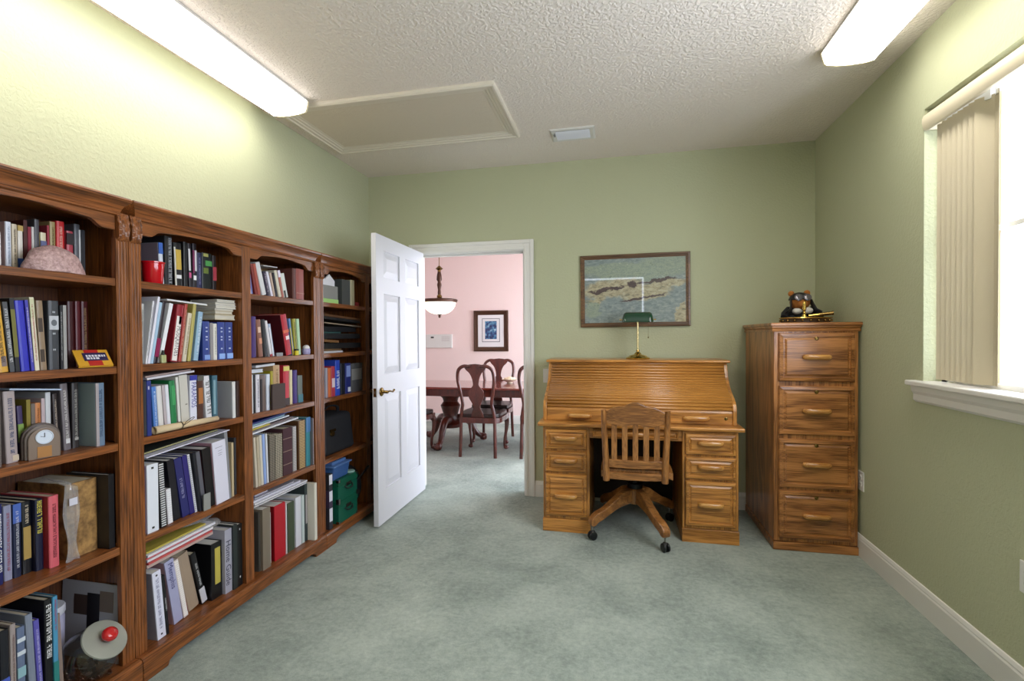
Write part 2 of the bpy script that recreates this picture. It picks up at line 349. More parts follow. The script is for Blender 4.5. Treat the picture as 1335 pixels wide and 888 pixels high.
for sx in (1, -1):
    b = MB(); x0 = 0 if sx == 1 else -DT
    b.m = Matrix.Translation((x0, -DW+.06, .93)) @ Matrix.Rotation(R(90)*sx, 4, 'Y')
    b.lathe([(.031, 0), (.031, .004), (.026, .009), (.014, .012), (.011, .03), (.011, .048), (.009, .052)], n=20)
    b.m = Matrix.Identity(4)
    pts = cr([(x0+sx*.046, -DW+.06, .93), (x0+sx*.052, -DW+.085, .934), (x0+sx*.05, -DW+.13, .924), (x0+sx*.045, -DW+.155, .926), (x0+sx*.046, -DW+.17, .936)], 5)
    b.tube(pts, [.0095]*6+[.0085]*(len(pts)-6), 8, flat=(1, .7)); b.build('door_handle', M_DBRASS, door, smooth=True)
b = MB(); b.box(-.028, -.007, -DW-.0015, -DW+.001, .90, .96); b.build('latch_plate', M_DBRASS, door)
b = MB(); b.prism([(-.024, -DW-.001), (-.011, -DW-.001), (-.011, -DW-.011), (-.018, -DW-.011)], 'z', .92, .94); b.build('latch_bolt', M_NICKEL, door)
for z in (.22, 1.0, 1.8):
    b = MB(); b.tube([(-DT-.004, .004, z-.045), (-DT-.004, .004, z+.045)], .006, 10); b.box(-DT-.004, -.006, .0005, .0025, z-.045, z+.045); b.build('hinge', M_DBRASS, door, smooth=True)
door.location = (-1.637, 3.94, .012); door.rotation_euler = (0, 0, R(.8))
# ------------------------------------------------------------------ ceiling: two wraparound fixtures, attic hatch, vent
def fixture(cx, y0, y1, label):
    t = thing('ceiling_light', label, 'ceiling light', (cx, (y0+y1)/2, H), 'fluorescent ceiling lights')
    b = MB(); b.box(cx-.122, cx+.122, y0+.006, y1-.006, H-.022, H); b.build('metal_base', M_PAN, t, .004)
    prof = [(-.122, -.016), (-.125, -.022), (-.112, -.072), (-.104, -.080), (-.06, -.088), (0, -.091), (.06, -.088), (.104, -.080), (.112, -.072), (.125, -.022), (.122, -.016)]
    b = MB(); b.prism([(cx+x, H+z) for x, z in prof], 'y', y0+.012, y1-.012); d = b.build('acrylic_diffuser', M_DIFF, t); d.data.materials.append(M_DIFFS)
    for f in d.data.polygons: f.material_index = int(abs(f.normal.x) > .6)
    for e in (y0, y1-.012):
        b = MB(); b.prism([(cx+x*1.02, H+z*1.03) for x, z in prof], 'y', e, e+.012); b.build('end_cap', plain('ivory_end_cap', 'efe4c4', .4), t)
    return t
fixture(-1.915, .16, 2.585, 'lit fluorescent ceiling light running along above the bookcases')
fixture(1.115, .30, 2.725, 'lit fluorescent ceiling light near the window wall')
t = thing('attic_hatch', 'cream framed attic hatch panel in the ceiling', 'hatch', (-1.4, 2.99, H))
hx0, hx1, hy0, hy1 = -2.066, -.668, 2.63, 3.372
b = MB()
fw = .095
def mitre_frame(b, x0, x1, y0, y1, prof, zt):
    """picture-frame moulding hanging from z=zt; prof=(inset, drop) points"""
    P = []
    for ins, dr in prof: P.append([(x0+ins, y0+ins, zt-dr), (x1-ins, y0+ins, zt-dr), (x1-ins, y1-ins, zt-dr), (x0+ins, y1-ins, zt-dr)])
    vs = [p for q in P for p in q]; fs = []
    for j in range(len(P)-1):
        for i in range(4): fs.append((j*4+i, (j+1)*4+i, (j+1)*4+(i+1) % 4, j*4+(i+1) % 4))
    b.add(vs, fs)
mitre_frame(b, hx0, hx1, hy0, hy1, [(0, 0), (0, .018), (.008, .024), (.02, .024), (.026, .018), (.045, .017), (.05, .012), (.066, .011), (.072, .007), (.088, .006), (.088, 0)], H)
b.build('frame', M_HATCH, t)
MB().box(hx0+.075, hx1-.075, hy0+.075, hy1-.075, H-.004, H).build('panel', textured_wall('hatch_panel_plaster', 'd2c8b6', 45, 120, .25, .003), t)
t = thing('ceiling_vent', 'small white louvered air vent in the ceiling', 'vent', (-.306, 3.445, H))
vx0, vx1, vy0, vy1 = -.458, -.155, 3.338, 3.55
b = MB(); mitre_frame(b, vx0, vx1, vy0, vy1, [(0, 0), (0, .004), (.012, .009), (.034, .006), (.034, 0)], H); b.build('frame', M_PLASTIC, t)
MB().box(vx0+.03, vx1-.03, vy0+.03, vy1-.03, H-.001, H+.0).build('duct_opening', plain('vent_dark', '4a4c50', .8), t)
b = MB()
for k in range(6):
    y = vy0+.046+k*.0225
    b.prism([(y, H-.002), (y+.008, H-.012), (y+.0095, H-.011), (y+.0015, H-.001)], 'x', vx0+.034, vx1-.034)
b.build('louvers', plain('vent_louver_white', 'd6d8dc', .4), t)
b = MB(); b.box(vx0+.022, vx0+.03, vy0+.06, vy0+.09, H-.02, H-.007); b.build('damper_lever', plain('vent_lever', '6a6c70', .5), t)

# ------------------------------------------------------------------ vertical blind
t = thing('vertical_blind', 'beige vertical blind drawn to the far side of the window', 'blind', (XR+.05, 2.0, 2.36))
b = MB(); prof = [(XR+.004, 2.352), (XR-.006, 2.345), (XR-.012, 2.33), (XR-.0125, 2.31), (XR-.009, 2.292), (XR-.002, 2.278), (XR+.004, 2.276)]
inner = [(x+.006, z) for x, z in prof[::-1]]
b.prism(prof+inner, 'y', WY0+.004, WY1-.004); b.box(XR+.004, XR+.07, WY1-.009, WY1-.004, 2.278, 2.352); b.build('valance', plain('ivory_valance', 'd6ccb2', .4), t, smooth=30)
b = MB(); b.box(XR+.035, XR+.08, WY0+.01, WY1-.01, 2.318, 2.358); b.build('head_rail', M_PLASTIC, t)
M_VANE = plain('beige_vane_fabric', 'c2b79c', .7, bump=.15, bscale=300)
for k in range(9):
    y = 2.598-k*.0345 - (.012 if k == 8 else 0); a = R(33 if k < 8 else -22)
    b = MB(); b.m = Matrix.Translation((XR+.058, y, 0)) @ Matrix.Rotation(a, 4, 'Z')
    ys = [-.044, -.022, 0, .022, .044]; bow = [0, .003, .004, .003, 0]
    b.prism([(bw, q) for q, bw in zip(ys, bow)] + [(bw+.0012, q) for q, bw in zip(ys[::-1], bow[::-1])], 'z', 1.112, 2.29)
    v = b.build('vane', M_VANE, t, smooth=50)
    c = MB(); c.m = Matrix.Translation((XR+.058, y, 0)) @ Matrix.Rotation(a, 4, 'Z'); c.box(-.003, .004, -.01, .01, 2.272, 2.318); c.build('carrier_clip', M_PLASTIC, v)
b = MB(); b.tube([(XR+.07, WY1-.016, 2.3), (XR+.07, WY1-.016, 1.4)], .004, 6); b.build('wand', M_PLASTIC, t, smooth=True)

# ------------------------------------------------------------------ outlets and switch
def plate(name, label, cat, loc, axis, kind):
    t = thing(name, label, cat, loc); x, y, z = loc
    M = Matrix.Translation(loc) @ (Matrix.Rotation(R(-90), 4, 'Z') if axis == 'x' else Matrix.Identity(4))
    b = MB(); b.m = M; b.box(-.035, .035, -.006, 0, -.0575, .0575); b.build('cover_plate', M_PLASTIC, t, .003)
    if kind == 'outlet':
        for dz in (.02, -.02):
            b = MB(); b.m = M @ Matrix.Translation((0, -.006, dz)) @ Matrix.Rotation(R(90), 4, 'X'); b.lathe([(.0165, 0), (.0165, .0025), (.015, .003)], n=18); s = b.build('socket', M_PLASTIC, t)
            b = MB(); b.m = M; b.box(-.008, -.006, -.0095, -.008, dz-.002, dz+.007); b.box(.006, .008, -.0095, -.008, dz-.002, dz+.007); b.box(-.002, .002, -.0095, -.008, dz-.011, dz-.007); b.build('slot', M_BLACK, s)
    else:
        b = MB(); b.m = M; b.prism([(-.006, -.02), (-.006, .02), (-.012, .02), (-.008, -.02)], 'x', -.008, .008); b.build('rocker', M_PLASTIC, t)
plate('power_outlet', 'white power outlet on the right wall beside the filing cabinet', 'outlet', (XR, 3.262, .452), 'x', 'outlet')
plate('power_outlet', 'white power outlet low on the right wall at the picture edge', 'outlet', (XR, 2.052, .456), 'x', 'outlet')
plate('light_switch', 'white light switch on the wall between door and desk', 'switch', (-.572, YB, 1.0), 'y', 'switch')

# ------------------------------------------------------------------ roll-top desk
t = DESK = thing('roll_top_desk', 'honey oak roll-top desk against the green back wall', 'desk', (.113, 3.6, 0))
def raised_front(x0, x1, z0, z1, y, depth=.02, bev=.026):
    """drawer front: frame plane at y, raised centre field; faces -Y"""
    b = MB(); b.box(x0, x1, y, y+depth, z0, z1)
    i0, i1 = .004, bev
    q = lambda i, yy: [(x0+i, yy, z0+i), (x1-i, yy, z0+i), (x1-i, yy, z1-i), (x0+i, yy, z1-i)]
    rings = [q(0, y), q(i0, y-.006), q(i1*.7, y-.009), q(i1*.78, y-.0015), q(i1, y-.0015), q(i1+.011, y-.008)]
    vs = [p for r_ in rings for p in r_]; fs = [(20, 21, 22, 23)]
    for j in range(5):
        for i in range(4): fs.append((j*4+i, j*4+(i+1) % 4, (j+1)*4+(i+1) % 4, (j+1)*4+i))
    b.add(vs, fs); return b
def pull(x, z, y, parent, w=.14):
    """rounded oak bar pull with tapered ends"""
    b = MB(); h = w/2
    pts = [(x-h, y-.006, z), (x-h+.006, y-.018, z), (x-h*.75, y-.024, z), (x, y-.026, z), (x+h*.75, y-.024, z), (x+h-.006, y-.018, z), (x+h, y-.006, z)]
    b.tube(pts, [.011, .015, .0165, .0165, .0165, .015, .011], 10, flat=(.8, 1)); b.box(x-h*.8, x+h*.8, y-.02, y, z-.006, z+.006)
    return b.build('handle', M_HANDLE, parent, smooth=50)
YP = 3.277
for x0, x1, nm, zz in ((-.505, -.193, 'left_pedestal', [(.565, .698), (.410, .550), (.112, .395)]), (.397, .732, 'right_pedestal', [(.565, .698), (.410, .550), (.112, .395)])):
    b = MB(); b.box(x0, x1, YP, 3.93, .09, .718); b.build('pedestal', M_DK['z'], t, .003)
    b = MB(); b.box(x0-.004, x1+.004, YP-.006, 3.93, 0, .088); b.build('base_plinth', M_DK['x'], t, .004)
    for z0, z1 in zz:
        d = raised_front(x0+.017, x1-.017, z0, z1, YP-.012, .012).build('drawer', M_DK['x'], t)
        pull((x0+x1)/2, (z0+z1)/2 + (.012 if z1-z0 < .2 else 0), YP-.02, d)
    b = MB(); b.box(x0+.012, x1-.012, YP-.006, YP+.2, .703, .713); b.build('writing_slide', M_DK['x'], t, .002)
b = MB(); b.box(-.193, .397, YP+.012, 3.6, .642, .718); b.build('apron_rail', M_DK['x'], t)
d = raised_front(-.17, .375, .652, .708, YP+.004, .01, .014).build('drawer', M_DK['x'], t); pull(.1, .68, YP-.002, d, .12)
MB().box(-.193, .397, 3.88, 3.9, .05, .642).build('modesty_panel', plain('kneehole_shade_board', '2c1e12', .8), t)  # kneehole shade is put into this panel's near-black colour
b = MB(); b.prism([(YP-.035, .722), (YP-.03, .718), (3.935, .718), (3.935, .743), (YP-.03, .743), (YP-.038, .736)], 'x', -.537, .763); b.build('worktop', M_DK['x'], t, .006, seg=3)
# S-curved sides of the roll housing
side = cr([(3.337, .743), (3.333, .80), (3.336, .845), (3.355, .88), (3.395, .908), (3.455, .932), (3.52, .968), (3.575, 1.02), (3.61, 1.08), (3.63, 1.128)], 5)
for x0 in (-.512, .712):
    b = MB(); b.prism(side + [(3.93, 1.128), (3.93, .743)], 'x', x0, x0+.024); b.build('roll_side', M_DK['z'], t, .004)
b = MB(); b.prism([(3.60, 1.13), (3.935, 1.13), (3.935, 1.15), (3.605, 1.15), (3.597, 1.14)], 'x', -.527, .751); b.build('top', M_DK['x'], t, .004)
b = MB(); b.box(-.488, .712, 3.91, 3.925, .743, 1.13); b.build('back_panel', M_DK['x'], t)
# tambour: half-round slats along the curve, one mesh
base = cr([(3.351, .832), (3.356, .855), (3.372, .886), (3.408, .914), (3.465, .939), (3.53, .976), (3.584, 1.03), (3.617, 1.088), (3.634, 1.13)], 10)
ln = [0]
for p, q in zip(base, base[1:]): ln.append(ln[-1]+math.dist(p, q))
NS = 19; prof = []
def at(d):
    for i in range(len(base)-1):
        if ln[i+1] >= d:
            k = (d-ln[i])/(ln[i+1]-ln[i]); p, q = base[i], base[i+1]; tx, tz = q[0]-p[0], q[1]-p[1]; l = math.hypot(tx, tz)
            return (p[0]+(q[0]-p[0])*k, p[1]+(q[1]-p[1])*k), (-tz/l, tx/l)
    return base[-1], (-1, 0)
for k in range(NS):
    w = ln[-1]/NS
    for f, hgt in ((.0, 0), (.12, .0), (.16, .006), (.3, .0105), (.53, .012), (.76, .0105), (.9, .006), (.94, .0)):
        p, n = at((k+f)*w); prof.append((p[0]+n[0]*hgt, p[1]+n[1]*hgt))
back = [(p[0]+.014, p[1]) for p in base[::-1]]
b = MB(); 
vs = [(x, p[0], p[1]) for x in (-.488, .712) for p in prof]; n = len(prof)
b.add(vs, [(i, i+1, n+i+1, n+i) for i in range(n-1)]); b.build('tambour', M_TAMB, t, smooth=50, solid=.002)
b = MB(); b.prism([(3.345, .744), (3.366, .744), (3.366, .83), (3.35, .835), (3.342, .82)], 'x', -.488, .712); rail = b.build('bottom_rail', M_DK['x'], t, .003)
pull(-.26, .782, 3.344, rail, .15); pull(.49, .785, 3.344, rail, .15)
b = MB(); b.m = Matrix.Translation((.672, 3.345, .785)) @ Matrix.Rotation(R(90), 4, 'X'); b.lathe([(.011, 0), (.011, .002), (.006, .003)], n=14); b.build('lock', M_DBRASS, rail)

# ------------------------------------------------------------------ swivel chair
t = thing('swivel_chair', 'slatted oak swivel chair on casters pushed under the roll-top desk', 'chair', (.105, 3.385, 0))
cx, cy = .105, 3.385
b = MB(); b.lathe([(.05, .195), (.055, .2), (.055, .285), (.05, .295)], (cx, cy, 0), 8); b.build('hub', M_CH['z'], t, .004)
b = MB(); b.lathe([(.028, .29), (.028, .36), (.018, .362), (.018, .425)], (cx, cy, 0), 16); b.box(cx-.09, cx+.09, cy-.13, cy+.1, .42, .452); b.lathe([(.05, .30), (.05, .33)], (cx, cy, 0), 16); b.build('swivel_column', M_BMETAL, t, smooth=30)
for ang in (215.5, 300, 43.5, 129):
    M = Matrix.Translation((cx, cy, 0)) @ Matrix.Rotation(R(ang), 4, 'Z')
    top = cr([(.04, .292), (.10, .288), (.17, .245), (.25, .195), (.315, .17), (.352, .14), (.358, .11)], 4); bot = cr([(.352, .092), (.325, .095), (.305, .112), (.27, .125), (.22, .15), (.14, .185), (.04, .205)], 4)
    b = MB(); b.m = M; b.prism(top+bot, 'y', -.026, .026); lg = b.build('leg', M_CH['x'], t, .009, seg=3)
    b = MB(); b.m = M @ Matrix.Translation((.335, 0, 0)); b.lathe([(.006, .062), (.006, .098)], n=10); b.lathe([(.011, .088), (.011, .096)], n=12); stem = b.build('caster_stem', M_NICKEL, lg, smooth=30)
    b = MB()
    for s in (-.012, .012):
        b.m = M @ Matrix.Translation((.335+.004, s, .028)) @ Matrix.Rotation(R(90), 4, 'X'); b.lathe([(.018, -.009), (.027, -.006), (.028, 0), (.027, .006), (.018, .009)], n=18)
    b.m = M @ Matrix.Translation((.335, 0, 0)); b.ball((0, 0, .042), .02, .014, .02, 12, 8); b.build('caster_wheel', M_BLACK, lg, smooth=40)
# saddled seat
rows = []
for j in range(13):
    v = j/12; row = []
    for i in range(17):
        u = i/16*2-1; w = .214 - .018*v + .012*math.sin(v*3); dip = .014*math.exp(-((abs(u)-.45)/.3)**2)*math.sin(min(1, max(0, (v-.05)*1.2))*math.pi)
        edge = .012*max(0, abs(u)-.85)/.15
        row.append((cx+u*w, 3.075+v*.42 - .03*(1-u*u)*(v-.5)*0, .498-dip-edge - .014*max(0, v-.85)/.15))
    rows.append(row)
b = MB(); b.sheet(rows, .04); b.build('seat', M_CH['y'], t, smooth=50)
tilt = R(6); MBk = Matrix.Translation((cx-.008, 3.068, .44)) @ Matrix.Scale(.94, 4, (1, 0, 0)) @ Matrix.Rotation(tilt, 4, 'X')   # back leans towards the viewer
def bowed(x): return .018*(1-(x/.2)**2)     # the back is slightly bowed
for s in (-1, 1):
    b = MB(); b.m = MBk; pts = [(s*.186, 0, -.01), (s*.187, 0, .1), (s*.197, 0, .3), (s*.2, 0, .435)]
    b.tube(pts, [.022, .022, .019, .017], 10, flat=(1, 1)); b.build('back_post', M_CH['z'], t, smooth=60)
def bowed_board(z_low, z_high, half, th):
    b = MB(); b.m = MBk; n = 24; vs = []; fs = []
    for i in range(n+1):
        x = -half+2*half*i/n; y = -bowed(x)+.01
        for yy in (y-th/2, y+th/2): vs += [(x, yy, z_low(x/half)), (x, yy, z_high(x/half))]
    for i in range(n):
        o = i*4; p = o+4; fs += [(o, p, p+1, o+1), (p+2, o+2, o+3, p+3), (o+1, p+1, p+3, o+3), (p, o, o+2, p+2)]
    fs += [(0, 1, 3, 2), (n*4+1, n*4, n*4+2, n*4+3)]; b.add(vs, fs); return b
def crest(u):
    a = abs(u); return .425 + .058*(.5+.5*math.cos(min(1, a/.5)*math.pi))*.45 + .035*(1-min(1, max(0, (a-.45)/.5))**2) - .004*0
bowed_board(lambda u: .345+.006*math.cos(u*6), crest, .186, .022).build('crest_rail', M_CH['x'], t, .004)
bowed_board(lambda u: .075, lambda u: .125, .178, .02).build('lower_rail', M_CH['x'], t, .003)
bowed_board(lambda u: .0, lambda u: .042, .172, .02).build('seat_rail', M_CH['x'], t, .003)
for k in range(5):
    x = (-2+k)*.067; y = -bowed(x)+.01
    b = MB(); b.m = MBk; b.box(x-.0175, x+.0175, y-.006, y+.006, .118, .352); b.build('slat', M_CH['z'], t, .002)

# ------------------------------------------------------------------ filing cabinet
t = thing('filing_cabinet', 'tall oak filing cabinet with four drawers in the corner', 'filing cabinet', (1.16, 3.6, 0))
fx0, fx1, fy0, fy1 = .931, 1.392, 3.269, 3.945
MB().box(fx0, fx1, fy0, fy1, .055, 1.36).build('carcass', M_FC['z'], t, .003)
b = MB(); b.box(fx0-.004, fx1+.004, fy0-.008, fy1, 0, .052); b.build('base_plinth', M_FC['x'], t, .005)
cap = [(0, 1.342), (.008, 1.342), (.010, 1.352), (.004, 1.36), (.012, 1.368), (.012, 1.374), (.022, 1.38), (.022, 1.392), (.018, 1.397)]
b = MB(); P = []
for d, z in cap: P.append([(fx0-min(d, .02), fy0-d, z), (fx1+min(d, .013), fy0-d, z), (fx1+min(d, .013), fy1, z), (fx0-min(d, .02), fy1, z)])
vs = [p for q in P for p in q]; fs = [(3, 2, 1, 0), tuple(4*(len(P)-1)+i for i in range(4))]
for j in range(len(P)-1):
    for i in range(4): fs.append((j*4+i, j*4+(i+1) % 4, (j+1)*4+(i+1) % 4, (j+1)*4+i))
b.add(vs, fs); b.build('cap_moulding', M_FC['x'], t)
for z0, z1 in ((1.040, 1.334), (.716, 1.012), (.392, .688), (.08, .372)):
    d = raised_front(fx0+.026, fx1-.022, z0, z1, fy0-.012, .012, .032).build('drawer', M_FC['x'], t)
    h = pull((fx0+fx1)/2, z0+.148, fy0-.02, d, .142)
    b = MB(); b.m = Matrix.Translation(((fx0+fx1)/2, fy0-.02, z1-.035)) @ Matrix.Rotation(R(90), 4, 'X'); b.lathe([(.011, 0), (.011, .002), (.0065, .0035), (.0065, .005)], n=16); b.build('lock', M_DBRASS, d, smooth=30)

# ------------------------------------------------------------------ banker's lamp
t = thing('bankers_lamp', 'brass banker lamp with a green glass shade on the roll-top desk', 'desk lamp', (.14, 3.76, 1.15))
lx, ly, lz = .14, 3.76, 1.1505
b = MB(); b.lathe([(.086, 0), (.088, .006), (.082, .012), (.07, .016), (.062, .024), (.045, .03), (.03, .034), (.022, .042), (.016, .05), (.013, .052)], (lx, ly, lz), 32); b.build('base', M_BRASS, t, smooth=30)
b = MB(); b.lathe([(.0075, .05), (.0075, .30)], (lx, ly, lz), 14); b.lathe([(.011, .055), (.014, .062), (.011, .069)], (lx, ly, lz), 16); b.build('stem', plain('pale_brass', 'd8c690', .25, 1), t, smooth=40)
def shade_mesh(th):
    b = MB(); vs = []; fs = []; n, m = 14, 24
    for off in (0, th):
        for i in range(m+1):
            u = -1+2*i/m; e = (1-max(0, (abs(u)-.72)/.28)**2)**.5 if abs(u) < 1 else 0
            for k in range(n+1):
                a = math.pi*k/n; ry, rz = .062-off, .075-off
                vs.append((lx+u*(.112-off), ly+ry*math.cos(a)*(.55+.45*e), lz+.275+rz*math.sin(a)*(.42+.58*e)))
    s = (m+1)*(n+1)
    for i in range(m):
        for k in range(n):
            q = (i*(n+1)+k, i*(n+1)+k+1, (i+1)*(n+1)+k+1, (i+1)*(n+1)+k); fs.append(q); fs.append(tuple(s+j for j in reversed(q)))
    b.add(vs, fs); return b
gm, nt, bb = new_mat('green_lamp_glass'); bb.inputs['Base Color'].default_value = (.002, .042, .018, 1); bb.inputs['Roughness'].default_value = .12; bb.inputs['Coat Weight'].default_value = .6
shade_mesh(.004).build('shade', gm, t, smooth=60)
b = MB(); b.tube([(lx-.126, ly, lz+.293), (lx+.126, ly, lz+.293)], .0032, 8); b.ball((lx-.126, ly, lz+.293), .0055); b.ball((lx+.126, ly, lz+.293), .0055); b.lathe([(.01, .285), (.01, .30)], (lx, ly, lz), 12); b.build('shade_bracket', M_BRASS, t, smooth=40)
b = MB(); b.tube([(lx+.074, ly-.02, lz+.285), (lx+.074, ly-.02, lz+.165)], .0009, 6); b.ball((lx+.074, ly-.02, lz+.16), .004, .004, .007, 8, 6); b.build('pull_chain', M_DBRASS, t)

# ------------------------------------------------------------------ framed aerial photograph
t = thing('framed_picture', 'framed aerial photo of dark water and land over the desk', 'picture', (.121, YB, 1.683))
pm = Matrix.Translation((.121, YB-.004, 1.681)) @ Matrix.Rotation(R(-.25), 4, 'Y')
def frame_mesh(M, w, h, prof):
    b = MB(); b.m = M; P = []
    for ins, d in prof: P.append([(-w/2+ins, -d, -h/2+ins), (w/2-ins, -d, -h/2+ins), (w/2-ins, -d, h/2-ins), (-w/2+ins, -d, h/2-ins)])
    vs = [p for q in P for p in q]; fs = []
    for j in range(len(P)-1):
        for i in range(4): fs.append((j*4+i, j*4+(i+1) % 4, (j+1)*4+(i+1) % 4, (j+1)*4+i))
    b.add(vs, fs); return b
frame_mesh(pm, .838, .572, [(0, 0), (0, .016), (.004, .02), (.014, .021), (.018, .016), (.026, .015), (.03, .011), (.034, .011), (.034, 0)]).build('frame', wood('picture_frame_wood', '7c5a38', '4c3420', 'x', .4, .2), t)
m, nt, pb = new_mat('aerial_photo_print'); L = nt.links.new
tc = N(nt, 'ShaderNodeTexCoord')
nd = N(nt, 'ShaderNodeTexNoise', i_Scale=11.0, i_Detail=6.0, i_Roughness=.65); L(tc.outputs['Object'], nd.inputs[0])
sb = N(nt, 'ShaderNodeVectorMath', operation='SUBTRACT'); sb.inputs[1].default_value = (.5, .5, .5); L(nd.outputs['Color'], sb.inputs[0])
sc_ = N(nt, 'ShaderNodeVectorMath', operation='MULTIPLY'); sc_.inputs[1].default_value = (.22, 0, .09); L(sb.outputs[0], sc_.inputs[0])
wv = N(nt, 'ShaderNodeVectorMath', operation='ADD'); L(tc.outputs['Object'], wv.inputs[0]); L(sc_.outputs[0], wv.inputs[1])
mpf = N(nt, 'ShaderNodeMapping'); mpf.inputs['Scale'].default_value = (1, 1, 2.2); L(tc.outputs['Object'], mpf.inputs[0])
nf = N(nt, 'ShaderNodeTexNoise', i_Scale=26.0, i_Detail=6.0, i_Roughness=.7, i_Distortion=.6); L(mpf.outputs[0], nf.inputs[0])
def ramp(stops):
    c = N(nt, 'ShaderNodeValToRGB'); e = c.color_ramp.elements; e[0].position, e[0].color = stops[0][0], lin(stops[0][1]); e[1].position, e[1].color = stops[-1][0], lin(stops[-1][1])
    for q_, h_ in stops[1:-1]: x_ = e.new(q_); x_.color = lin(h_)
    L(nf.outputs['Fac'], c.inputs[0]); return c.outputs[0]
cur = ramp([(.3, '5e6c70'), (.5, '7c8988'), (.7, '9aa49c')])
def blob(cur, col, x, z, rx, rz, ang, e0=.75, e1=1.15):
    mp = N(nt, 'ShaderNodeMapping', vector_type='TEXTURE'); mp.inputs['Location'].default_value = (x, 0, z); mp.inputs['Rotation'].default_value = (0, R(-ang), 0); mp.inputs['Scale'].default_value = (rx, 1000, rz); L(wv.outputs[0], mp.inputs[0])
    ln_ = N(nt, 'ShaderNodeVectorMath', operation='LENGTH'); L(mp.outputs[0], ln_.inputs[0])
    mr = N(nt, 'ShaderNodeMapRange', interpolation_type='SMOOTHSTEP'); mr.inputs['From Min'].default_value = e0; mr.inputs['From Max'].default_value = e1; mr.inputs['To Min'].default_value = 1; mr.inputs['To Max'].default_value = 0; L(ln_.outputs['Value'], mr.inputs['Value'])
    mx = N(nt, 'ShaderNodeMix', data_type='RGBA'); L(mr.outputs[0], mx.inputs[0]); L(cur, mx.inputs[6]); L(col, mx.inputs[7]); return mx.outputs[2]
land = ramp([(.32, '6c6a58'), (.48, 'a39a7c'), (.62, 'b8b296'), (.75, '8c8a74')]); scrub = ramp([(.3, '5c6a62'), (.46, '94a08c'), (.56, '78867c'), (.72, 'b4bca4')]); dark = ramp([(.3, '3a2c2c'), (.6, '4c3c3a'), (.75, '6a5a50')])
for a_ in ((scrub, .02, .14, .36, .07, 2), (scrub, .25, .19, .22, .085, 4), (scrub, -.2, .17, .22, .05, 3), (land, -.17, .02, .26, .07, 7), (land, .1, -.02, .2, .06, 6), (land, -.3, -.08, .1, .03, 30), (land, .24, .04, .17, .035, 8), (land, .37, -.18, .045, .09, -25), (scrub, -.33, -.15, .06, .07, 30), (dark, -.22, .006, .15, .015, 9), (dark, .17, .07, .16, .012, 6), (dark, .06, -.06, .19, .012, 9), (dark, -.02, .04, .04, .03, 20)): cur = blob(cur, *a_)
L(cur, pb.inputs['Base Color'])
pb.inputs['Roughness'].default_value = .5; pb.inputs['Coat Weight'].default_value = 1; pb.inputs['Coat Roughness'].default_value = .01
b = MB(); b.m = pm; b.box(-.388, .388, -.009, -.002, -.255, .255); b.build('print', m, t)

# ------------------------------------------------------------------ on the filing cabinet: aviator bear, tray, brass bell, spyglass
cz = 1.397
t = thing('teddy_bear', 'brown plush bear in black flying helmet on the filing cabinet', 'soft toy', (1.19, 3.62, cz))
M_FUR = plain('orange_brown_plush', 'a8682c', .95, bump=.6, bscale=260); M_HELM = plain('black_leather', '1c1c20', .42)
b = MB(); b.ball((1.19, 3.64, cz+.066), .075, .06, .065); b.ball((1.13, 3.60, cz+.029), .032, .055, .028); b.ball((1.25, 3.60, cz+.029), .032, .055, .028)
b.tube([(1.13, 3.63, cz+.095), (1.095, 3.60, cz+.065), (1.08, 3.57, cz+.04)], [.026, .025, .022], 10); b.tube([(1.25, 3.63, cz+.095), (1.285, 3.60, cz+.065), (1.30, 3.57, cz+.04)], [.026, .025, .022], 10)
b.build('jacket', plain('black_plush_jacket', '17171a', .8), t, smooth=60)
b = MB(); b.ball((1.19, 3.615, cz+.145), .062, .058, .055); b.ball((1.19, 3.565, cz+.127), .032, .03, .026); b.ball((1.142, 3.63, cz+.203), .02, .011, .02); b.ball((1.238, 3.63, cz+.205), .021, .011, .021); b.build('head', M_FUR, t, smooth=60)
b = MB(); b.ball((1.19, 3.536, cz+.133), .009, .006, .007, 10, 6); b.build('nose', M_BLACK, t, smooth=True)
b = MB(); vs = []; fs = []
for j in range(9):
    p = R(8+j*82/8)
    for i in range(21):
        a = R(-200+i*220/20)if False else 2*math.pi*i/20; vs.append((1.19+.066*math.cos(p)*math.cos(a), 3.62+.062*math.cos(p)*math.sin(a), cz+.15+.06*math.sin(p)))
for j in range(8):
    for i in range(20): fs.append((j*21+i, j*21+i+1, (j+1)*21+i+1, (j+1)*21+i))
b.add(vs, fs); hel = b.build('flying_helmet', M_HELM, t, smooth=60, solid=.004)
for s in (-1, 1):
    b = MB(); b.tube([(1.19+s*.06, 3.60, cz+.155), (1.19+s*.066, 3.575, cz+.12), (1.19+s*.078, 3.555, cz+.09), (1.19+s*.108, 3.545, cz+.072)], [.017, .018, .014, .011], 8, flat=(.4, 1)); b.build('ear_flap', M_HELM, hel, smooth=60)
b = MB()
for s in (-1, 1):
    b.m = Matrix.Translation((1.19+s*.027, 3.558, cz+.172)) @ Matrix.Rotation(R(70), 4, 'X'); b.lathe([(.024, -.004), (.025, .004), (.02, .007), (.004, .008)], n=18)
b.m = Matrix.Identity(4); b.build('goggles', plain('goggle_lens', '6a6468', .15, .3, coat=.5), hel, smooth=40)
b = MB(); b.ball((1.16, 3.575, cz+.083), .03, .02, .02); b.ball((1.225, 3.575, cz+.086), .032, .02, .022); b.build('scarf', plain('white_fleece', 'd8d4cc', .95), t, smooth=60)
t = thing('tray', 'dark shallow tray with brass studs on the filing cabinet', 'tray', (1.16, 3.47, cz))
rim = [(.135, 0), (.142, .004), (.146, .028), (.150, .031), (.142, .031), (.135, .008), (.0, .006)]
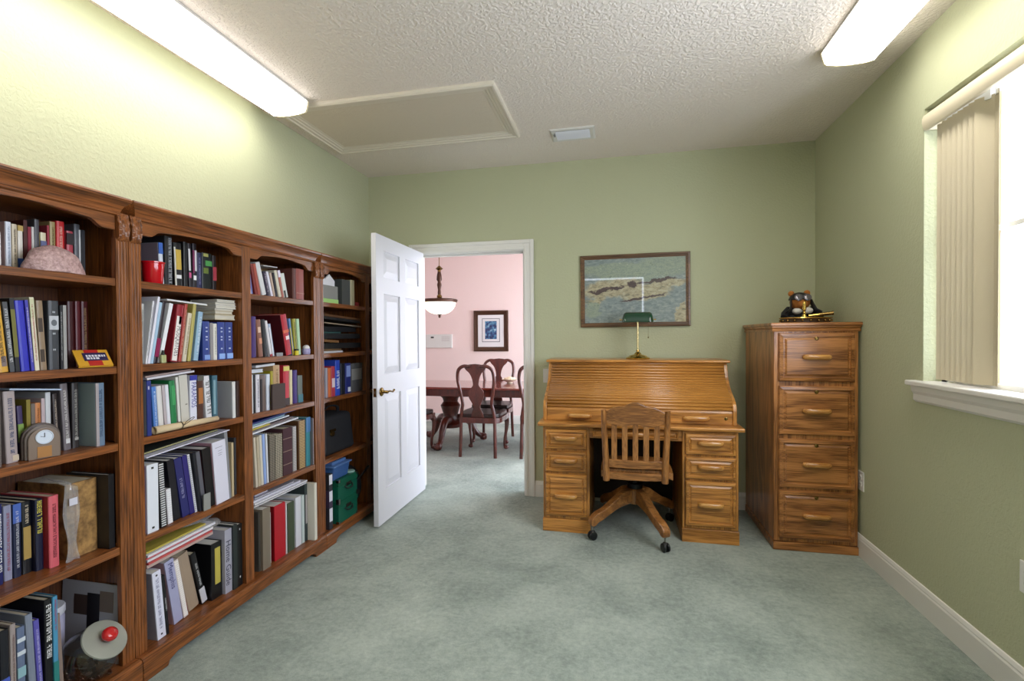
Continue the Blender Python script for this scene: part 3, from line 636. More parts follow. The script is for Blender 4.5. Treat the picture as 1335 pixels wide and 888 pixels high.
b = MB(); b.lathe(rim, (1.165, 3.44, cz+.0006), 40, cap=False, sy=.62); b.build('tray_body', plain('dark_tray_wood', '3c2c1c', .35, coat=.4), t, smooth=40)
b = MB()
for k in range(20):
    a = 2*math.pi*k/20; b.ball((1.165+.146*math.cos(a), 3.44+.0905*math.sin(a), cz+.016), .008, .008, .008, 8, 6)
b.build('studs', M_DBRASS, t, smooth=60)
b = MB(); b.lathe([(.151, .029), (.153, .032), (.151, .035), (.144, .035)], (1.165, 3.44, cz), 40, cap=False, sy=.62); b.build('rim', M_BRASS, t, smooth=40)
t = thing('brass_bell', 'upright brass hand bell in front of the plush bear', 'bell', (1.155, 3.44, cz+.008))
b = MB(); b.lathe([(.022, 0), (.024, .003), (.018, .012), (.014, .03), (.010, .045), (.006, .05)], (1.155, 3.43, cz+.009), 20); b.build('bell_cup', M_BRASS, t, smooth=40)
b = MB(); b.lathe([(.006, .048), (.010, .056), (.006, .064), (.009, .072), (.012, .085), (.008, .1), (.011, .112), (.009, .124), (.004, .13)], (1.155, 3.43, cz+.009), 16); b.build('handle', M_BRASS, t, smooth=40)
t = thing('spyglass', 'brass spyglass lying across the tray, end pointing right', 'spyglass', (1.26, 3.45, cz+.04))
b = MB(); b.tube([(1.19, 3.46, cz+.047), (1.255, 3.45, cz+.0545)], .0085, 14); b.build('eyepiece_tube', M_BRASS, t, smooth=40)
b = MB(); b.tube([(1.25, 3.4505, cz+.054), (1.318, 3.44, cz+.062)], .0115, 14); b.tube([(1.318, 3.44, cz+.062), (1.324, 3.439, cz+.0627)], .0135, 14); b.build('main_tube', M_DBRASS, t, smooth=40)
random.seed(4)
for k, (x, y, c, lab) in enumerate(((1.09, 3.42, 'd6d0c8', 'white shell lying at the left of the tray'), (1.215, 3.41, 'dcd8d2', 'white shell lying at the right of the tray'), (1.252, 3.45, 'b08a74', 'pinkish brown shell under the spyglass end'))):
    b = MB(); b.ball((x, y, cz+.0225), .03, .024, .013, 14, 8)
    for i, v in enumerate(b.v): b.v[i] = (v[0], v[1], v[2] + (.003*math.sin((v[0]-x)*400) if v[2] > cz+.02 else 0))
    tag(b.build('seashell', plain('shell_'+c, c, .5), None, smooth=60), lab, 'shell', 'shells on the tray')
# ------------------------------------------------------------------ the three oak bookcases along the left wall
SHELF = [1.55, 1.223, .935, .545]; XF = -1.785
def bookcase(y0, y1, label):
    t = thing('bookcase', label, 'bookcase', (XF-.18, (y0+y1)/2, 0), 'oak bookcases along the left wall')
    xb = -2.142; W = y1-y0; g = .0012
    ya, yb = y0+g, y1-g
    # plinth with bracket-foot cut-outs and a moulded top edge
    prof = [(ya, 0), (ya+.105, 0), (ya+.112, .018), (ya+.13, .026), (ya+.15, .034), (yb-.15, .034), (yb-.13, .026), (yb-.112, .018), (yb-.105, 0), (yb, 0), (yb, .083), (ya, .083)]
    b = MB(); b.prism(prof, 'x', XF-.02, XF); b.prism([(XF-.02, .082), (XF-.001, .082), (XF-.004, .09), (XF-.012, .095), (XF-.02, .095)], 'y', ya, yb); b.build('plinth', M_BC['y'], t, .0025)
    MB().box(xb, XF-.02, ya, yb, .07, .095).build('bottom_board', M_BC['y'], t)
    MB().box(xb-.012, xb, ya, yb, 0, 1.8).build('back_panel', M_BCB, t)
    for a, c in ((ya, ya+.02), (yb-.02, yb)): MB().box(xb, -1.84, a, c, .095, 1.795).build('side_panel', M_BC['z'], t)
    mid = (y0+y1)/2
    b = MB(); b.box(xb, -1.822, mid-.0285, mid+.0285, .095, 1.795); b.build('divider', M_BC['z'], t, .002)
    # fluted pilasters
    for a, c in ((ya, ya+.0475), (yb-.0475, yb)):
        w = c-a; P = [(-1.842, a), (-1.822, a)]
        for k in range(3):
            m_ = a+w*(.25+.25*k)
            for u in (-1, -.6, 0, .6, 1): P.append((-1.822-.0022*(1-u*u)**.5, m_+u*.0035))
        P += [(-1.822, c), (-1.842, c)]
        MB().prism(P, 'z', .095, 1.70).build('pilaster', M_BC['z'], t)
        b = MB(); mx = (a+c)/2; n = 9; rows = []
        for j in range(17):
            v = j/16; row = []
            for i in range(n):
                u = -1+2*i/(n-1)
                bulge = .018+.008*math.sin(v*3.1+.2) - .012*max(0, .12-v)/.12 + .0035*math.sin(u*8+v*5)*math.sin(v*24) + .002*math.cos(u*13)
                row.append((-1.84+.004+bulge, mx+u*.0225*(1-.15*(1-v)), 1.688+v*.107))
            rows.append(row)
        vs = [p for r in rows for p in r] + [(-1.842, p[1], p[2]) for r in rows for p in r]; q = 17*n; fs = []
        for j in range(16):
            for i in range(n-1): k = j*n+i; fs.append((k, k+1, k+n+1, k+n))
        ring = list(range(n)) + [j*n+n-1 for j in range(1, 17)] + [16*n+i for i in range(n-2, -1, -1)] + [j*n for j in range(15, 0, -1)]
        for p, r in zip(ring, ring[1:]+ring[:1]): fs.append((r, p, q+p, q+r))
        b.add(vs, fs); b.build('carved_corbel', M_BC['z'], t, smooth=70)
    # shelves, valances
    for a, c in ((ya+.0475, mid-.0285), (mid+.0285, yb-.0475)):
        aa = a-.0275 if a < mid else a; cc = c+.0275 if c > mid else c
        for z in SHELF:
            b = MB(); b.box(xb, -1.8425, aa, cc, z-.028, z); b.box(-1.8425, -1.825, a, c, z-.028, z); b.build('shelf', M_BC['y'], t, .002)
        w = c-a; low, hi = 1.730, 1.768; pts = [(a, 1.795), (a, low), (a+.04, low)]
        pts += [(a+.04+.05*k/6, low+(.026)*(.5-.5*math.cos(math.pi*k/6))) for k in range(1, 7)]
        mids = [(a+.09+(w-.18)*k/10, low+.026+(hi-low-.026)*math.sin(math.pi*k/10)) for k in range(1, 10)]
        pts += mids + [(c-.04-.05*k/6, low+.026*(.5-.5*math.cos(math.pi*k/6))) for k in range(6, -1, -1)] + [(c, low), (c, 1.795)]
        b = MB(); b.prism(pts, 'x', -1.842, -1.824); b.build('valance', M_BC['y'], t)
    cp = [(xb-.012, 1.783), (-1.823, 1.783), (-1.817, 1.787), (-1.818, 1.793), (-1.822, 1.797), (-1.820, 1.806), (-1.814, 1.820), (-1.804, 1.832), (-1.798, 1.837), (-1.796, 1.845), (-1.800, 1.852), (-1.815, 1.854), (xb-.012, 1.854)]
    b = MB(); nn = len(cp); q_ = lambda x: max(0, -1.795-x) if x > -1.9 else 0
    b.add([(x, ya+min(.03, q_(x)), z) for x, z in cp] + [(x, yb-min(.03, q_(x)), z) for x, z in cp], [tuple(range(nn)), tuple(range(2*nn-1, nn-1, -1))] + [((i+1) % nn, i, nn+i, nn+(i+1) % nn) for i in range(nn)])
    b.build('crown', M_BC['y'], t, smooth=35)
    return t
bookcase(.303, 1.506, 'oak bookcase nearest the camera, holding a pink rock and a glass jar')
bookcase(1.506, 2.709, 'oak bookcase in the middle with two full bays of books')
bookcase(2.709, 3.912, 'oak bookcase at the far end, half hidden by the white door')

# ------------------------------------------------------------------ books and binders
BOOKS = [
('A1','book','white paperback cut by the left picture edge','e8e6e0',-1.930,1.1672,1.5506,0.011,0.118,0.000,0.130,{}),
('A1','book','thick pinkish white book with a pale blue spine','d9dde8',-1.930,1.1921,1.5506,0.015,0.156,0.000,0.150,dict(side='b9a0a0',ink='8fa0b8')),
('A1','book','cream book with black lettering','cfc0a6',-1.930,1.2090,1.5506,0.014,0.152,0.000,0.140,dict(ink='3a2a22')),
('A1','book','cream book with a blue label near its foot','ddd6cc',-1.930,1.2249,1.5506,0.014,0.151,0.000,0.140,dict(lab=[(0.05, 0.28, '2d4f9a'), (0.88, 1, 'b89a55')])),
('A1','book','dark maroon hardback beside the cream book','4a1a18',-1.930,1.2406,1.5506,0.010,0.172,0.000,0.150,{}),
('A1','book','narrow crimson book behind the rock','8a2036',-1.930,1.2526,1.5506,0.009,0.152,0.000,0.130,dict(lab=[(0.0, 0.25, '221a1a')])),
('A1','book','slim pale grey paperback behind the rock','c8c4c0',-1.930,1.2631,1.5506,0.007,0.154,0.000,0.130,{}),
('A1','book','tall charcoal book behind the rock','4b4a50',-1.930,1.2724,1.5506,0.014,0.182,0.000,0.160,{}),
('A1','book','short yellow book with a white and blue spine','d8cfae',-1.930,1.2895,1.5506,0.017,0.141,0.000,0.130,dict(side='b89a48',lab=[(0.5, 0.8, '5a5f86')])),
('A1','book','crimson book with a white foot','95303f',-1.930,1.3088,1.5506,0.007,0.169,0.000,0.150,{}),
('A1','book','olive tan hardback beside the bright red one','a39060',-1.930,1.3182,1.5506,0.017,0.185,0.000,0.160,dict(ink='5c4a28')),
('A1','book','big glossy bright red book','c42a2c',-1.930,1.3386,1.5506,0.026,0.192,0.000,0.170,dict(ink='f0c0b0')),
('A1','book','pinkish red book right of the big red one','a8404c',-1.930,1.3704,1.5506,0.022,0.164,0.000,0.140,dict(lab=[(0.7, 0.95, '2d2226')])),
('A1','book','charcoal book with a white edge','55565c',-1.930,1.3956,1.5506,0.020,0.194,0.000,0.160,dict(lab=[(0.1, 0.9, 'c9c9c9', 0.75, 1)])),
('A1','book','last dark slim book by the end stile','2c2c30',-1.930,1.4190,1.5506,0.012,0.177,0.000,0.140,{}),
('A2','book','yellow ochre hardback with black lettering','d2a03c',-1.845,1.1162,1.2236,0.025,0.223,4.677,0.170,dict(ink='3a2a14',lab=[(0.08, 0.22, '7a6a6a', 0.35, 0.85)])),
('A2','book','grey and black book with white banded lettering','4a4c50',-1.845,1.1438,1.2236,0.012,0.218,4.423,0.170,dict(ink='d8d8d8',big=1)),
('A2','book','black book with an olive label','1c1c20',-1.845,1.1584,1.2236,0.011,0.230,3.327,0.170,dict(lab=[(0.2, 0.85, '6e6a2c')])),
('A2','book','glossy royal blue book','2c2fb0',-1.845,1.1734,1.2236,0.024,0.224,3.688,0.180,{}),
('A2','book','violet blue book with white marks','4340a8',-1.845,1.2000,1.2236,0.008,0.227,3.793,0.170,dict(ink='e8e0f0')),
('A2','book','cream book with red and blue lettering','d8d0b8',-1.845,1.2102,1.2236,0.012,0.237,3.183,0.170,dict(ink='a03a40',lab=[(0.72, 0.985, 'c4c3a0')])),
('A2','book','brown photo-wrapped book with dark round pictures','8a755c',-1.845,1.2261,1.2236,0.019,0.228,2.524,0.180,dict(lab=[(0.12, 0.3, '41342a', 0.15, 0.7), (0.55, 0.75, '41342a', 0.15, 0.7)])),
('A2','book','black book with an oval portrait on its spine','3a3d42',-1.845,1.2502,1.2236,0.032,0.230,0.000,0.180,dict(lab=[(0.58, 0.78, 'b9bcc2', 0.08, 0.92)],ink='b0b4ba',cross=1,face=1)),
('A2','book','thin black book with small white lettering','202126',-1.845,1.2848,1.2236,0.007,0.216,0.000,0.160,dict(ink='c8c8c8')),
('A2','book','thin black book with a pale grey spine','9a9896',-1.845,1.2942,1.2236,0.010,0.217,0.000,0.160,dict(side='2a2a2c')),
('A2','book','wide dark maroon hardback','3c1214',-1.950,1.3825,1.2236,0.023,0.239,0.000,0.170,{}),
('A2','book','dark red hardback between two maroon ones','54161c',-1.950,1.4086,1.2236,0.018,0.241,0.000,0.170,{}),
('A2','book','dark maroon hardback with gold lettering','4a1418',-1.950,1.4296,1.2236,0.024,0.242,0.000,0.170,dict(ink='a88a60')),
('A3','book','brownish grey book cut by the picture edge','6c635e',-1.845,1.0964,0.9356,0.023,0.251,0.000,0.170,{}),
('A3','book','pinkish grey hardback with blue lettering','a89a98',-1.870,1.1464,0.9356,0.031,0.227,1.614,0.200,dict(ink='4a5678',lab=[(0.02, 0.1, 'c8b8a0', 0.5, 1)])),
('A3','book','purple and green banded book','3b2f58',-1.895,1.1965,0.9356,0.015,0.174,2.133,0.150,dict(lab=[(0.32, 0.66, '7d9a4c')])),
('A3','book','olive book behind the clock','80732c',-1.890,1.2128,0.9356,0.011,0.192,0.000,0.150,{}),
('A3','book','brown grey paperback behind the clock','6d625a',-1.890,1.2257,0.9356,0.011,0.177,0.000,0.140,{}),
('A3','book','orange book behind the clock','c07a44',-1.890,1.2375,0.9356,0.016,0.178,0.000,0.140,dict(ink='7a4420')),
('A3','book','pale pink book behind the clock','b8a6aa',-1.890,1.2551,0.9356,0.010,0.191,0.000,0.160,{}),
('A3','book','tall pale grey book behind the clock','c2c4c8',-1.890,1.2677,0.9356,0.016,0.210,0.000,0.170,{}),
('A3','book','dark brown book beside the clock','33292a',-1.890,1.2946,0.9356,0.014,0.202,1.861,0.170,dict(ink='c8b8a8',lab=[(0.1, 0.14, 'd8d8d8')])),
('A3','book','shiny grey brown book with white lettering','6c6468',-1.890,1.3218,0.9356,0.024,0.234,2.407,0.200,dict(ink='d8d4d0',lab=[(0.1, 0.17, 'd8d8d8', 0.3, 0.8)])),
('A3','book','dark brown book with pale lettering','2e2828',-1.900,1.3559,0.9356,0.024,0.233,0.000,0.200,dict(ink='a8a49e',lab=[(0.12, 0.16, 'a8a49e', 0.3, 0.8)])),
('A3','book','large blue grey hardback at the shelf end','6a7f96',-1.845,1.3951,0.9356,0.032,0.229,0.000,0.230,dict(side='8c9a9c',lab=[(0.0, 1, 'a39a9c', 0, 0.32)],ink='324a6c')),
('A4','book','navy book with white lettering at the picture edge','22275e',-1.919,1.1399,0.5456,0.022,0.257,0.000,0.209,dict(ink='e8e8e8',big=1)),
('A4','book','lavender grey book with red and blue lettering','8e8fa8',-1.931,1.1716,0.5456,0.022,0.243,0.000,0.197,dict(ink='9c4550')),
('A4','book','dark navy book with a bright blue top','1d2440',-1.927,1.1943,0.5456,0.021,0.241,0.000,0.201,dict(lab=[(0.74, 1, '4563b0')],ink='d0d0d8')),
('A4','book','black book with a gold block','18181c',-1.927,1.2183,0.5456,0.026,0.240,0.000,0.201,dict(lab=[(0.2, 0.65, 'a88a4c', 0.12, 0.9)],inkz=(0.68, 0.95),ink='d8c8b0')),
('A4','book','navy book with yellow lettering','161a34',-1.911,1.2457,0.5456,0.023,0.240,0.000,0.210,dict(ink='d8cc50',big=1,inkz=(0.48, 0.98))),
('A4','book','thick coral red book with black lettering','d0606a',-1.888,1.2704,0.5456,0.030,0.245,0.000,0.220,dict(side='a02c30',ink='5a1a22')),
('A4','book','huge old tan leather volume in a torn bag','96703a',-1.895,1.3321,0.5456,0.100,0.267,0.000,0.233,dict(old=1)),
('A4','binder','black box file against the end panel','17171a',-1.845,1.4335,0.5456,0.021,0.276,0.000,0.200,{}),
('A5','book','black book with a blue label at the picture edge','1a1b22',-1.850,1.1079,0.0956,0.022,0.334,0.000,0.200,dict(lab=[(0.2, 0.55, '4a5fb8')])),
('A5','book','peach grey hardback','9c8f8c',-1.850,1.1330,0.0956,0.015,0.341,0.000,0.200,dict(ink='6a5048')),
('A5','book','blue grey striped book','62708c',-1.850,1.1509,0.0956,0.021,0.320,0.000,0.200,dict(lab=[(0.72, 0.76, 'c8d0d8'), (0.85, 0.89, 'c8d0d8'), (0.5, 0.6, '8ab0b8')])),
('A5','book','tall grey hardback','7c8494',-1.850,1.1851,0.0956,0.020,0.348,2.049,0.230,{}),
('A5','book','purple paperback','5a54a8',-1.850,1.2082,0.0956,0.016,0.318,2.451,0.200,dict(ink='c8c4e8')),
('A5','book','tall black book with white lettering','151518',-1.850,1.2259,0.0956,0.023,0.368,0.000,0.250,dict(ink='f0f0f0',big=1,inkz=(0.45, 0.95))),
('A5','book','tall turquoise book with red lettering','4a90b4',-1.850,1.2502,0.0956,0.015,0.367,0.000,0.250,dict(ink='b04860',inkz=(0.68, 0.97),lab=[(0, 0.4, '2c7c78')])),
('A5','book','slim white-edged brown book next to the jar','8a766c',-1.860,1.2763,0.0956,0.011,0.298,1.978,0.200,{}),
('B1','book','thick white book with a blue top behind the cup','d0d6e0',-1.900,1.7077,1.5506,0.019,0.182,2.422,0.190,dict(side='8f8492',lab=[(0.74, 1, '3c66b8')])),
('B1','book','charcoal book beside the white and blue one','2c2c30',-1.900,1.7289,1.5506,0.012,0.216,0.000,0.200,{}),
('B1','book','tall black book with big grey lettering','1a1a1d',-1.900,1.7435,1.5506,0.022,0.216,0.000,0.210,dict(ink='b8bcc4',big=1,inkz=(0.03, 0.97))),
('B1','book','black book with a white edge and yellow panel','18181b',-1.900,1.7793,1.5506,0.039,0.196,1.840,0.180,dict(lab=[(0.0, 0.9, 'd8d4c8', 0, 0.16), (0.4, 0.85, 'c8a848', 0.2, 0.85), (0.2, 0.28, 'e8e8e8', 0.2, 0.8)])),
('B1','book','plain black book','151518',-1.900,1.8219,1.5506,0.021,0.208,0.000,0.180,{}),
('B1','book','black book with a white stripe and pink foot','1d1820',-1.900,1.8498,1.5506,0.018,0.205,1.615,0.180,dict(lab=[(0.4, 0.88, 'd8d4d8', 0.1, 0.6), (0.24, 0.36, 'c85a8a', 0.1, 0.7)])),
('B1','book','black book with a magenta and white stripe','1d1820',-1.900,1.8693,1.5506,0.023,0.210,0.000,0.180,dict(lab=[(0.4, 0.85, 'd8d4d8', 0.5, 0.9), (0.35, 0.85, '7a2a56', 0.05, 0.45), (0.2, 0.3, 'f0f0f0', 0.2, 0.8)])),
('B1','book','navy blue book with pale lettering','25264c',-1.900,1.8935,1.5506,0.026,0.172,0.000,0.160,dict(ink='8a8ab8')),
('B1','book','black book with green and yellow artwork','1b2224',-1.900,1.9233,1.5506,0.054,0.177,0.000,0.160,dict(lab=[(0.9, 0.98, 'a8a860', 0.1, 0.6), (0.66, 0.8, '4f9a52', 0.3, 0.98), (0.45, 0.6, '6a7a3a', 0.1, 0.6)])),
('B1','book','black book with red artwork','20181c',-1.900,1.9803,1.5506,0.024,0.172,0.000,0.160,dict(lab=[(0.3, 0.68, 'a83a48', 0.15, 0.95)])),
('B2','book','pale grey book against the left stile','c4c4be',-1.855,1.5720,1.2241,0.013,0.241,-2.138,0.170,dict(ink='55554e')),
('B2','magazine','white magazine with black print','dcdce0',-1.845,1.5866,1.2246,0.007,0.256,-7.974,0.200,dict(ink='40404c')),
('B2','magazine','tallest slim white binder','e4e2ee',-1.845,1.5958,1.2253,0.010,0.277,-10.295,0.200,{}),
('B2','magazine','pale blue slim book','a8c4dc',-1.845,1.6072,1.2257,0.012,0.254,-10.326,0.190,{}),
('B2','book','black and magenta paperback','241a22',-1.845,1.6218,1.2266,0.017,0.257,-10.088,0.180,dict(lab=[(0.1, 0.4, '8a1c4c')])),
('B2','magazine','glossy white folder','e6e6ea',-1.845,1.6412,1.2274,0.017,0.254,-12.909,0.200,{}),
('B2','book','dark red book with a white title panel','8e1a28',-1.845,1.6994,1.2287,0.034,0.246,-8.787,0.190,dict(lab=[(0.02, 0.8, 'ece6e0', 0.12, 0.78), (0.66, 0.8, '98a46c', 0.45, 0.78)],text=('MOSQUITOES', '30202a', 0.1, 0.62),inkz=None)),
('B2','book','rust red book','a8382c',-1.845,1.7365,1.2259,0.015,0.253,-8.532,0.170,dict(ink='e0b090')),
('B2','book','cream book between red and olive books','cfc4ac',-1.845,1.7553,1.2268,0.020,0.214,-9.331,0.160,dict(ink='8a7a5a')),
('B2','book','olive yellow book','b0a458',-1.845,1.7815,1.2259,0.017,0.256,-8.066,0.180,{}),
('B2','book','pale blue grey book leaning right','8fb0c8',-1.845,1.8131,1.2271,0.025,0.222,-8.004,0.170,dict(ink='dfe8f0')),
('B2','book','royal blue book with white foot by the leaning ones','2b3f86',-1.845,1.8646,1.2236,0.039,0.179,0.000,0.150,dict(ink='d0d8ec',lab=[(0.02, 0.14, '7f9cd8', 0.2, 0.95)],cross=1)),
('B2','book','grey paperback','8c8788',-1.845,1.9053,1.2236,0.017,0.173,0.000,0.140,{}),
('B2','book','white paperback between grey and blue','dcd8cf',-1.845,1.9239,1.2236,0.021,0.170,0.000,0.140,dict(ink='9a968c')),
('B2','book','royal blue book left of its twin','2c3f8a',-1.845,1.9495,1.2236,0.042,0.178,0.000,0.150,dict(ink='d0d8ec',lab=[(0.02, 0.16, '8fb0e8', 0.15, 0.95)],cross=1)),
('B2','book','royal blue book right of its twin','2a3c84',-1.845,1.9965,1.2236,0.045,0.179,0.000,0.150,dict(ink='d0d8ec',lab=[(0.02, 0.16, '8fb0e8', 0.15, 0.95)],cross=1)),
('B3','binder','dark blue ring binder with a grey side','27357a',-1.838,1.5838,0.9356,0.018,0.221,0.000,0.250,dict(side='8d939c',lab=[(0.84, 0.9, 'b8b8c8', 0.3, 0.6)])),
('B3','book','bright blue book leaning on the binder','4a7cc4',-1.860,1.6335,0.9356,0.020,0.192,2.820,0.180,dict(ink='cfe0f4')),
('B3','book','white book right of the bright blue one','d8d4d0',-1.860,1.6565,0.9356,0.023,0.193,3.462,0.180,{}),
('B3','book','pale lilac book with a worn foot','b8acb0',-1.860,1.6820,0.9356,0.012,0.194,3.895,0.170,{}),
('B3','book','white book left of the green one','dcdce4',-1.860,1.6962,0.9356,0.016,0.195,3.577,0.180,{}),
('B3','book','green book','1f7a44',-1.860,1.7150,0.9356,0.027,0.209,3.022,0.180,dict(lab=[(0.5, 0.9, '3f9a5c', 0.3, 0.9)])),
('B3','book','thin white book right of the green one','d8d6d0',-1.860,1.7466,0.9356,0.012,0.223,3.228,0.180,{}),
('B3','binder','thick off-white folder','c9c5bb',-1.860,1.7625,0.9356,0.040,0.229,3.127,0.200,dict(lab=[(0.42, 0.44, '7a766c', 0.6, 0.85)])),
('B3','book','white book with a blue top and coloured title','dcdcea',-1.860,1.8070,0.9356,0.036,0.224,0.000,0.180,dict(lab=[(0.9, 1, '3038a0')],text=('PARAMOS', '2c2c90', 0.36, 0.86))),
('B3','book','dark brown book with orange spine art','4a2a1c',-1.860,1.8462,0.9356,0.033,0.218,0.000,0.170,dict(lab=[(0.42, 0.75, 'a86a34', 0.15, 0.85), (0.9, 1, '5a5a52')])),
('B3','book','white book with scattered black print','dcdade',-1.860,1.8946,0.9356,0.032,0.215,3.787,0.170,dict(ink='5a5a56',big=1)),
('B3','book','teal and grey blue book','3c6474',-1.860,1.9296,0.9356,0.030,0.214,0.000,0.170,dict(lab=[(0.15, 0.9, '7fa0ac', 0.15, 0.55)])),
('B3','book','grey book with its cover showing','d8d6d4',-1.835,2.0231,0.9356,0.019,0.177,0.000,0.260,dict(side='aeaeb4')),
('B3','book','dark brown book in a clear sleeve','3a2622',-1.835,2.0475,0.9356,0.021,0.178,0.000,0.200,{}),
('B4','binder','white ring binder at the left stile','dfe2ea',-1.835,1.5756,0.5456,0.048,0.274,0.000,0.270,dict(side='c0aac4',lab=[(0.93, 0.96, '333333', 0.4, 0.6), (0.05, 0.08, '333333', 0.4, 0.6)])),
('B4','spiral','black spiral bound manual','1c1c20',-1.838,1.6361,0.5456,0.026,0.270,2.279,0.250,dict(coil='d8d8d8')),
('B4','spiral','short white comb bound booklet','dcd8dc',-1.847,1.6773,0.5456,0.022,0.148,3.598,0.220,dict(side='4a2a30',coil='e8e8e8')),
('B4','binder','black binder leaning beside the navy one','1b1b22',-1.854,1.7109,0.5456,0.032,0.266,6.675,0.260,{}),
('B4','binder','navy binder with silver lettering','2a2c66',-1.853,1.7522,0.5456,0.035,0.266,8.388,0.260,dict(ink='a8a8c8',inkz=(0.3, 0.65))),
('B4','binder','purple navy binder without lettering','302a70',-1.852,1.7894,0.5456,0.024,0.270,8.272,0.260,{}),
('B4','spiral','white comb bound report','d4d4d8',-1.853,1.8155,0.5456,0.012,0.270,7.943,0.240,dict(coil='b8b8c0')),
('B4','book','slim black book right of the comb bound report','191a22',-1.840,1.8292,0.5456,0.017,0.274,6.866,0.220,{}),
('B4','binder','slate grey binder','5c5c64',-1.846,1.8485,0.5456,0.021,0.271,7.013,0.250,{}),
('B4','binder','broad black binder beside the white one','141416',-1.843,1.8714,0.5456,0.046,0.277,5.455,0.260,dict(side='3a1c20')),
('B4','binder','broad white binder with thin black lines','dad8e6',-1.836,1.9186,0.5456,0.076,0.295,4.429,0.270,dict(side='b88a98',lab=[(0.9, 0.904, '40404a', 0.2, 0.75), (0.84, 0.844, '40404a', 0.4, 0.7), (0.8, 0.804, '40404a', 0.4, 0.7), (0.77, 0.774, '40404a', 0.4, 0.65)])),
('B4','binder','tall silver grey binder','85868a',-1.848,2.0004,0.5456,0.019,0.333,3.693,0.250,{}),
('B4','magazine','manila folder beside the silver binder','c8b490',-1.857,2.0334,0.5456,0.013,0.266,0.000,0.200,{}),
('B4','binder','charcoal binder at the right','3c3d40',-1.867,2.0611,0.5456,0.013,0.283,0.000,0.240,{}),
('B5','binder','white ring binder with a column of small print','dcdcec',-1.835,1.6116,0.0956,0.037,0.284,4.361,0.270,dict(side='9a96a2',lab=[(0.93, 0.955, '30303c', 0.4, 0.6), (0.05, 0.075, '30303c', 0.4, 0.6)],ink='8a8aa8')),
('B5','book','slim black book with white lettering','18181c',-1.835,1.6516,0.0956,0.014,0.254,4.197,0.220,dict(ink='e8e8e8',inkz=(0.4, 0.62))),
('B5','magazine','lavender booklet with blue lettering','a8a8c8',-1.867,1.7168,0.0956,0.042,0.288,8.730,0.220,dict(text=('Memphis', '34346c', 0.55, 0.95),side='c8a0a8')),
('B5','spiral','white comb bound booklet beside the red book','dcd0cc',-1.871,1.7679,0.0956,0.022,0.274,10.051,0.210,dict(coil='f0ece8')),
('B5','book','thick tan and red book','a08c78',-1.889,1.8128,0.0956,0.055,0.275,12.126,0.200,dict(side='a82028')),
('B5','book','black book with a white label at its foot','18181b',-1.882,1.8766,0.0956,0.028,0.261,13.387,0.200,dict(lab=[(0.02, 0.3, 'c8c8d0')],ink='d8d8d8',inkz=(0.35, 0.8))),
('B5','binder','broad black binder with a yellow label','141416',-1.864,1.9095,0.0956,0.062,0.263,0.000,0.250,dict(lab=[(0.25, 0.9, 'c0b050', 0.35, 0.85)])),
('B5','binder','grey white binder lettered Home Guide','a8a6b4',-1.847,1.9729,0.0956,0.042,0.306,0.000,0.240,dict(text=('Home Guide', '24243c', 0.12, 0.82))),
('B5','binder','dark green binder','2a3030',-1.839,2.0167,0.0956,0.025,0.316,0.000,0.240,{}),
('B5','binder','black binder with two rivets at the right end','161618',-1.840,2.0428,0.0956,0.032,0.308,0.000,0.260,dict(lab=[(0.9, 0.93, 'd8d8d8', 0.45, 0.6), (0.13, 0.16, 'd8d8d8', 0.45, 0.6)])),
('R1','book','blue and white paperback at the left','5f6aa8',-1.845,2.1576,1.5506,0.024,0.107,8.902,0.140,dict(lab=[(0, 1, 'd8d4dc', 0, 0.35)])),
('R1','book','dark red hardback leaning left','7a241e',-1.845,2.1954,1.5506,0.016,0.159,11.741,0.170,{}),
('R1','book','brick red hardback leaning left','a04a3c',-1.845,2.2169,1.5506,0.021,0.162,12.943,0.170,{}),
('R1','book','tall pale grey book','cfcfd0',-1.845,2.2484,1.5506,0.032,0.175,16.000,0.180,{}),
('R1','book','dark purple book with pale lettering','2a2138',-1.845,2.2828,1.5506,0.024,0.131,13.199,0.160,dict(ink='c8b8c8')),
('R1','book','slim white book beside the purple one','e0dcea',-1.845,2.3155,1.5506,0.016,0.135,16.101,0.150,{}),
('R1','book','beige paperback','b49c8c',-1.845,2.3336,1.5506,0.017,0.130,13.807,0.150,{}),
('R1','book','black and cream paperback','1c1c26',-1.845,2.3519,1.5506,0.018,0.132,12.126,0.150,{}),
('R1','book','cream book with a rounded top','d0c8b4',-1.845,2.3782,1.5506,0.022,0.149,14.795,0.150,{}),
('R1','book','reddish paperback with a white top','a86456',-1.845,2.4023,1.5506,0.019,0.152,13.866,0.150,dict(lab=[(0.75, 1, 'd8d0e0')])),
('R1','book','pale green white book, the last one leaning','cfd4cc',-1.845,2.4227,1.5506,0.034,0.137,13.914,0.150,dict(lab=[(0, 0.3, '30302c', 0.1, 0.5)])),
('R1','book','tall dark brown hardback right of the leaning ones','5c332c',-1.845,2.4951,1.5506,0.029,0.178,0.000,0.170,{}),
('R1','book','thick red brown hardback at the right','8e4238',-1.845,2.5282,1.5506,0.072,0.182,0.000,0.170,dict(lab=[(0.2, 0.22, 'a8705c')])),
('R2','book','violet hardback against the divider','41286a',-1.845,2.1664,1.2236,0.032,0.213,0.000,0.180,{}),
('R2','book','brown paperback with orange pictures','8a5a48',-1.845,2.2171,1.2236,0.032,0.198,5.256,0.150,dict(lab=[(0.65, 0.8, 'd8b8a0', 0.2, 0.8), (0.35, 0.5, 'd09070', 0.3, 0.9)])),
('R2','book','black book between brown and white ones','1b1a1e',-1.845,2.2552,1.2236,0.030,0.199,6.444,0.160,{}),
('R2','book','slim white book with a red foot','dcd6da',-1.845,2.3016,1.2236,0.017,0.196,10.901,0.160,dict(lab=[(0, 0.06, 'a03040')])),
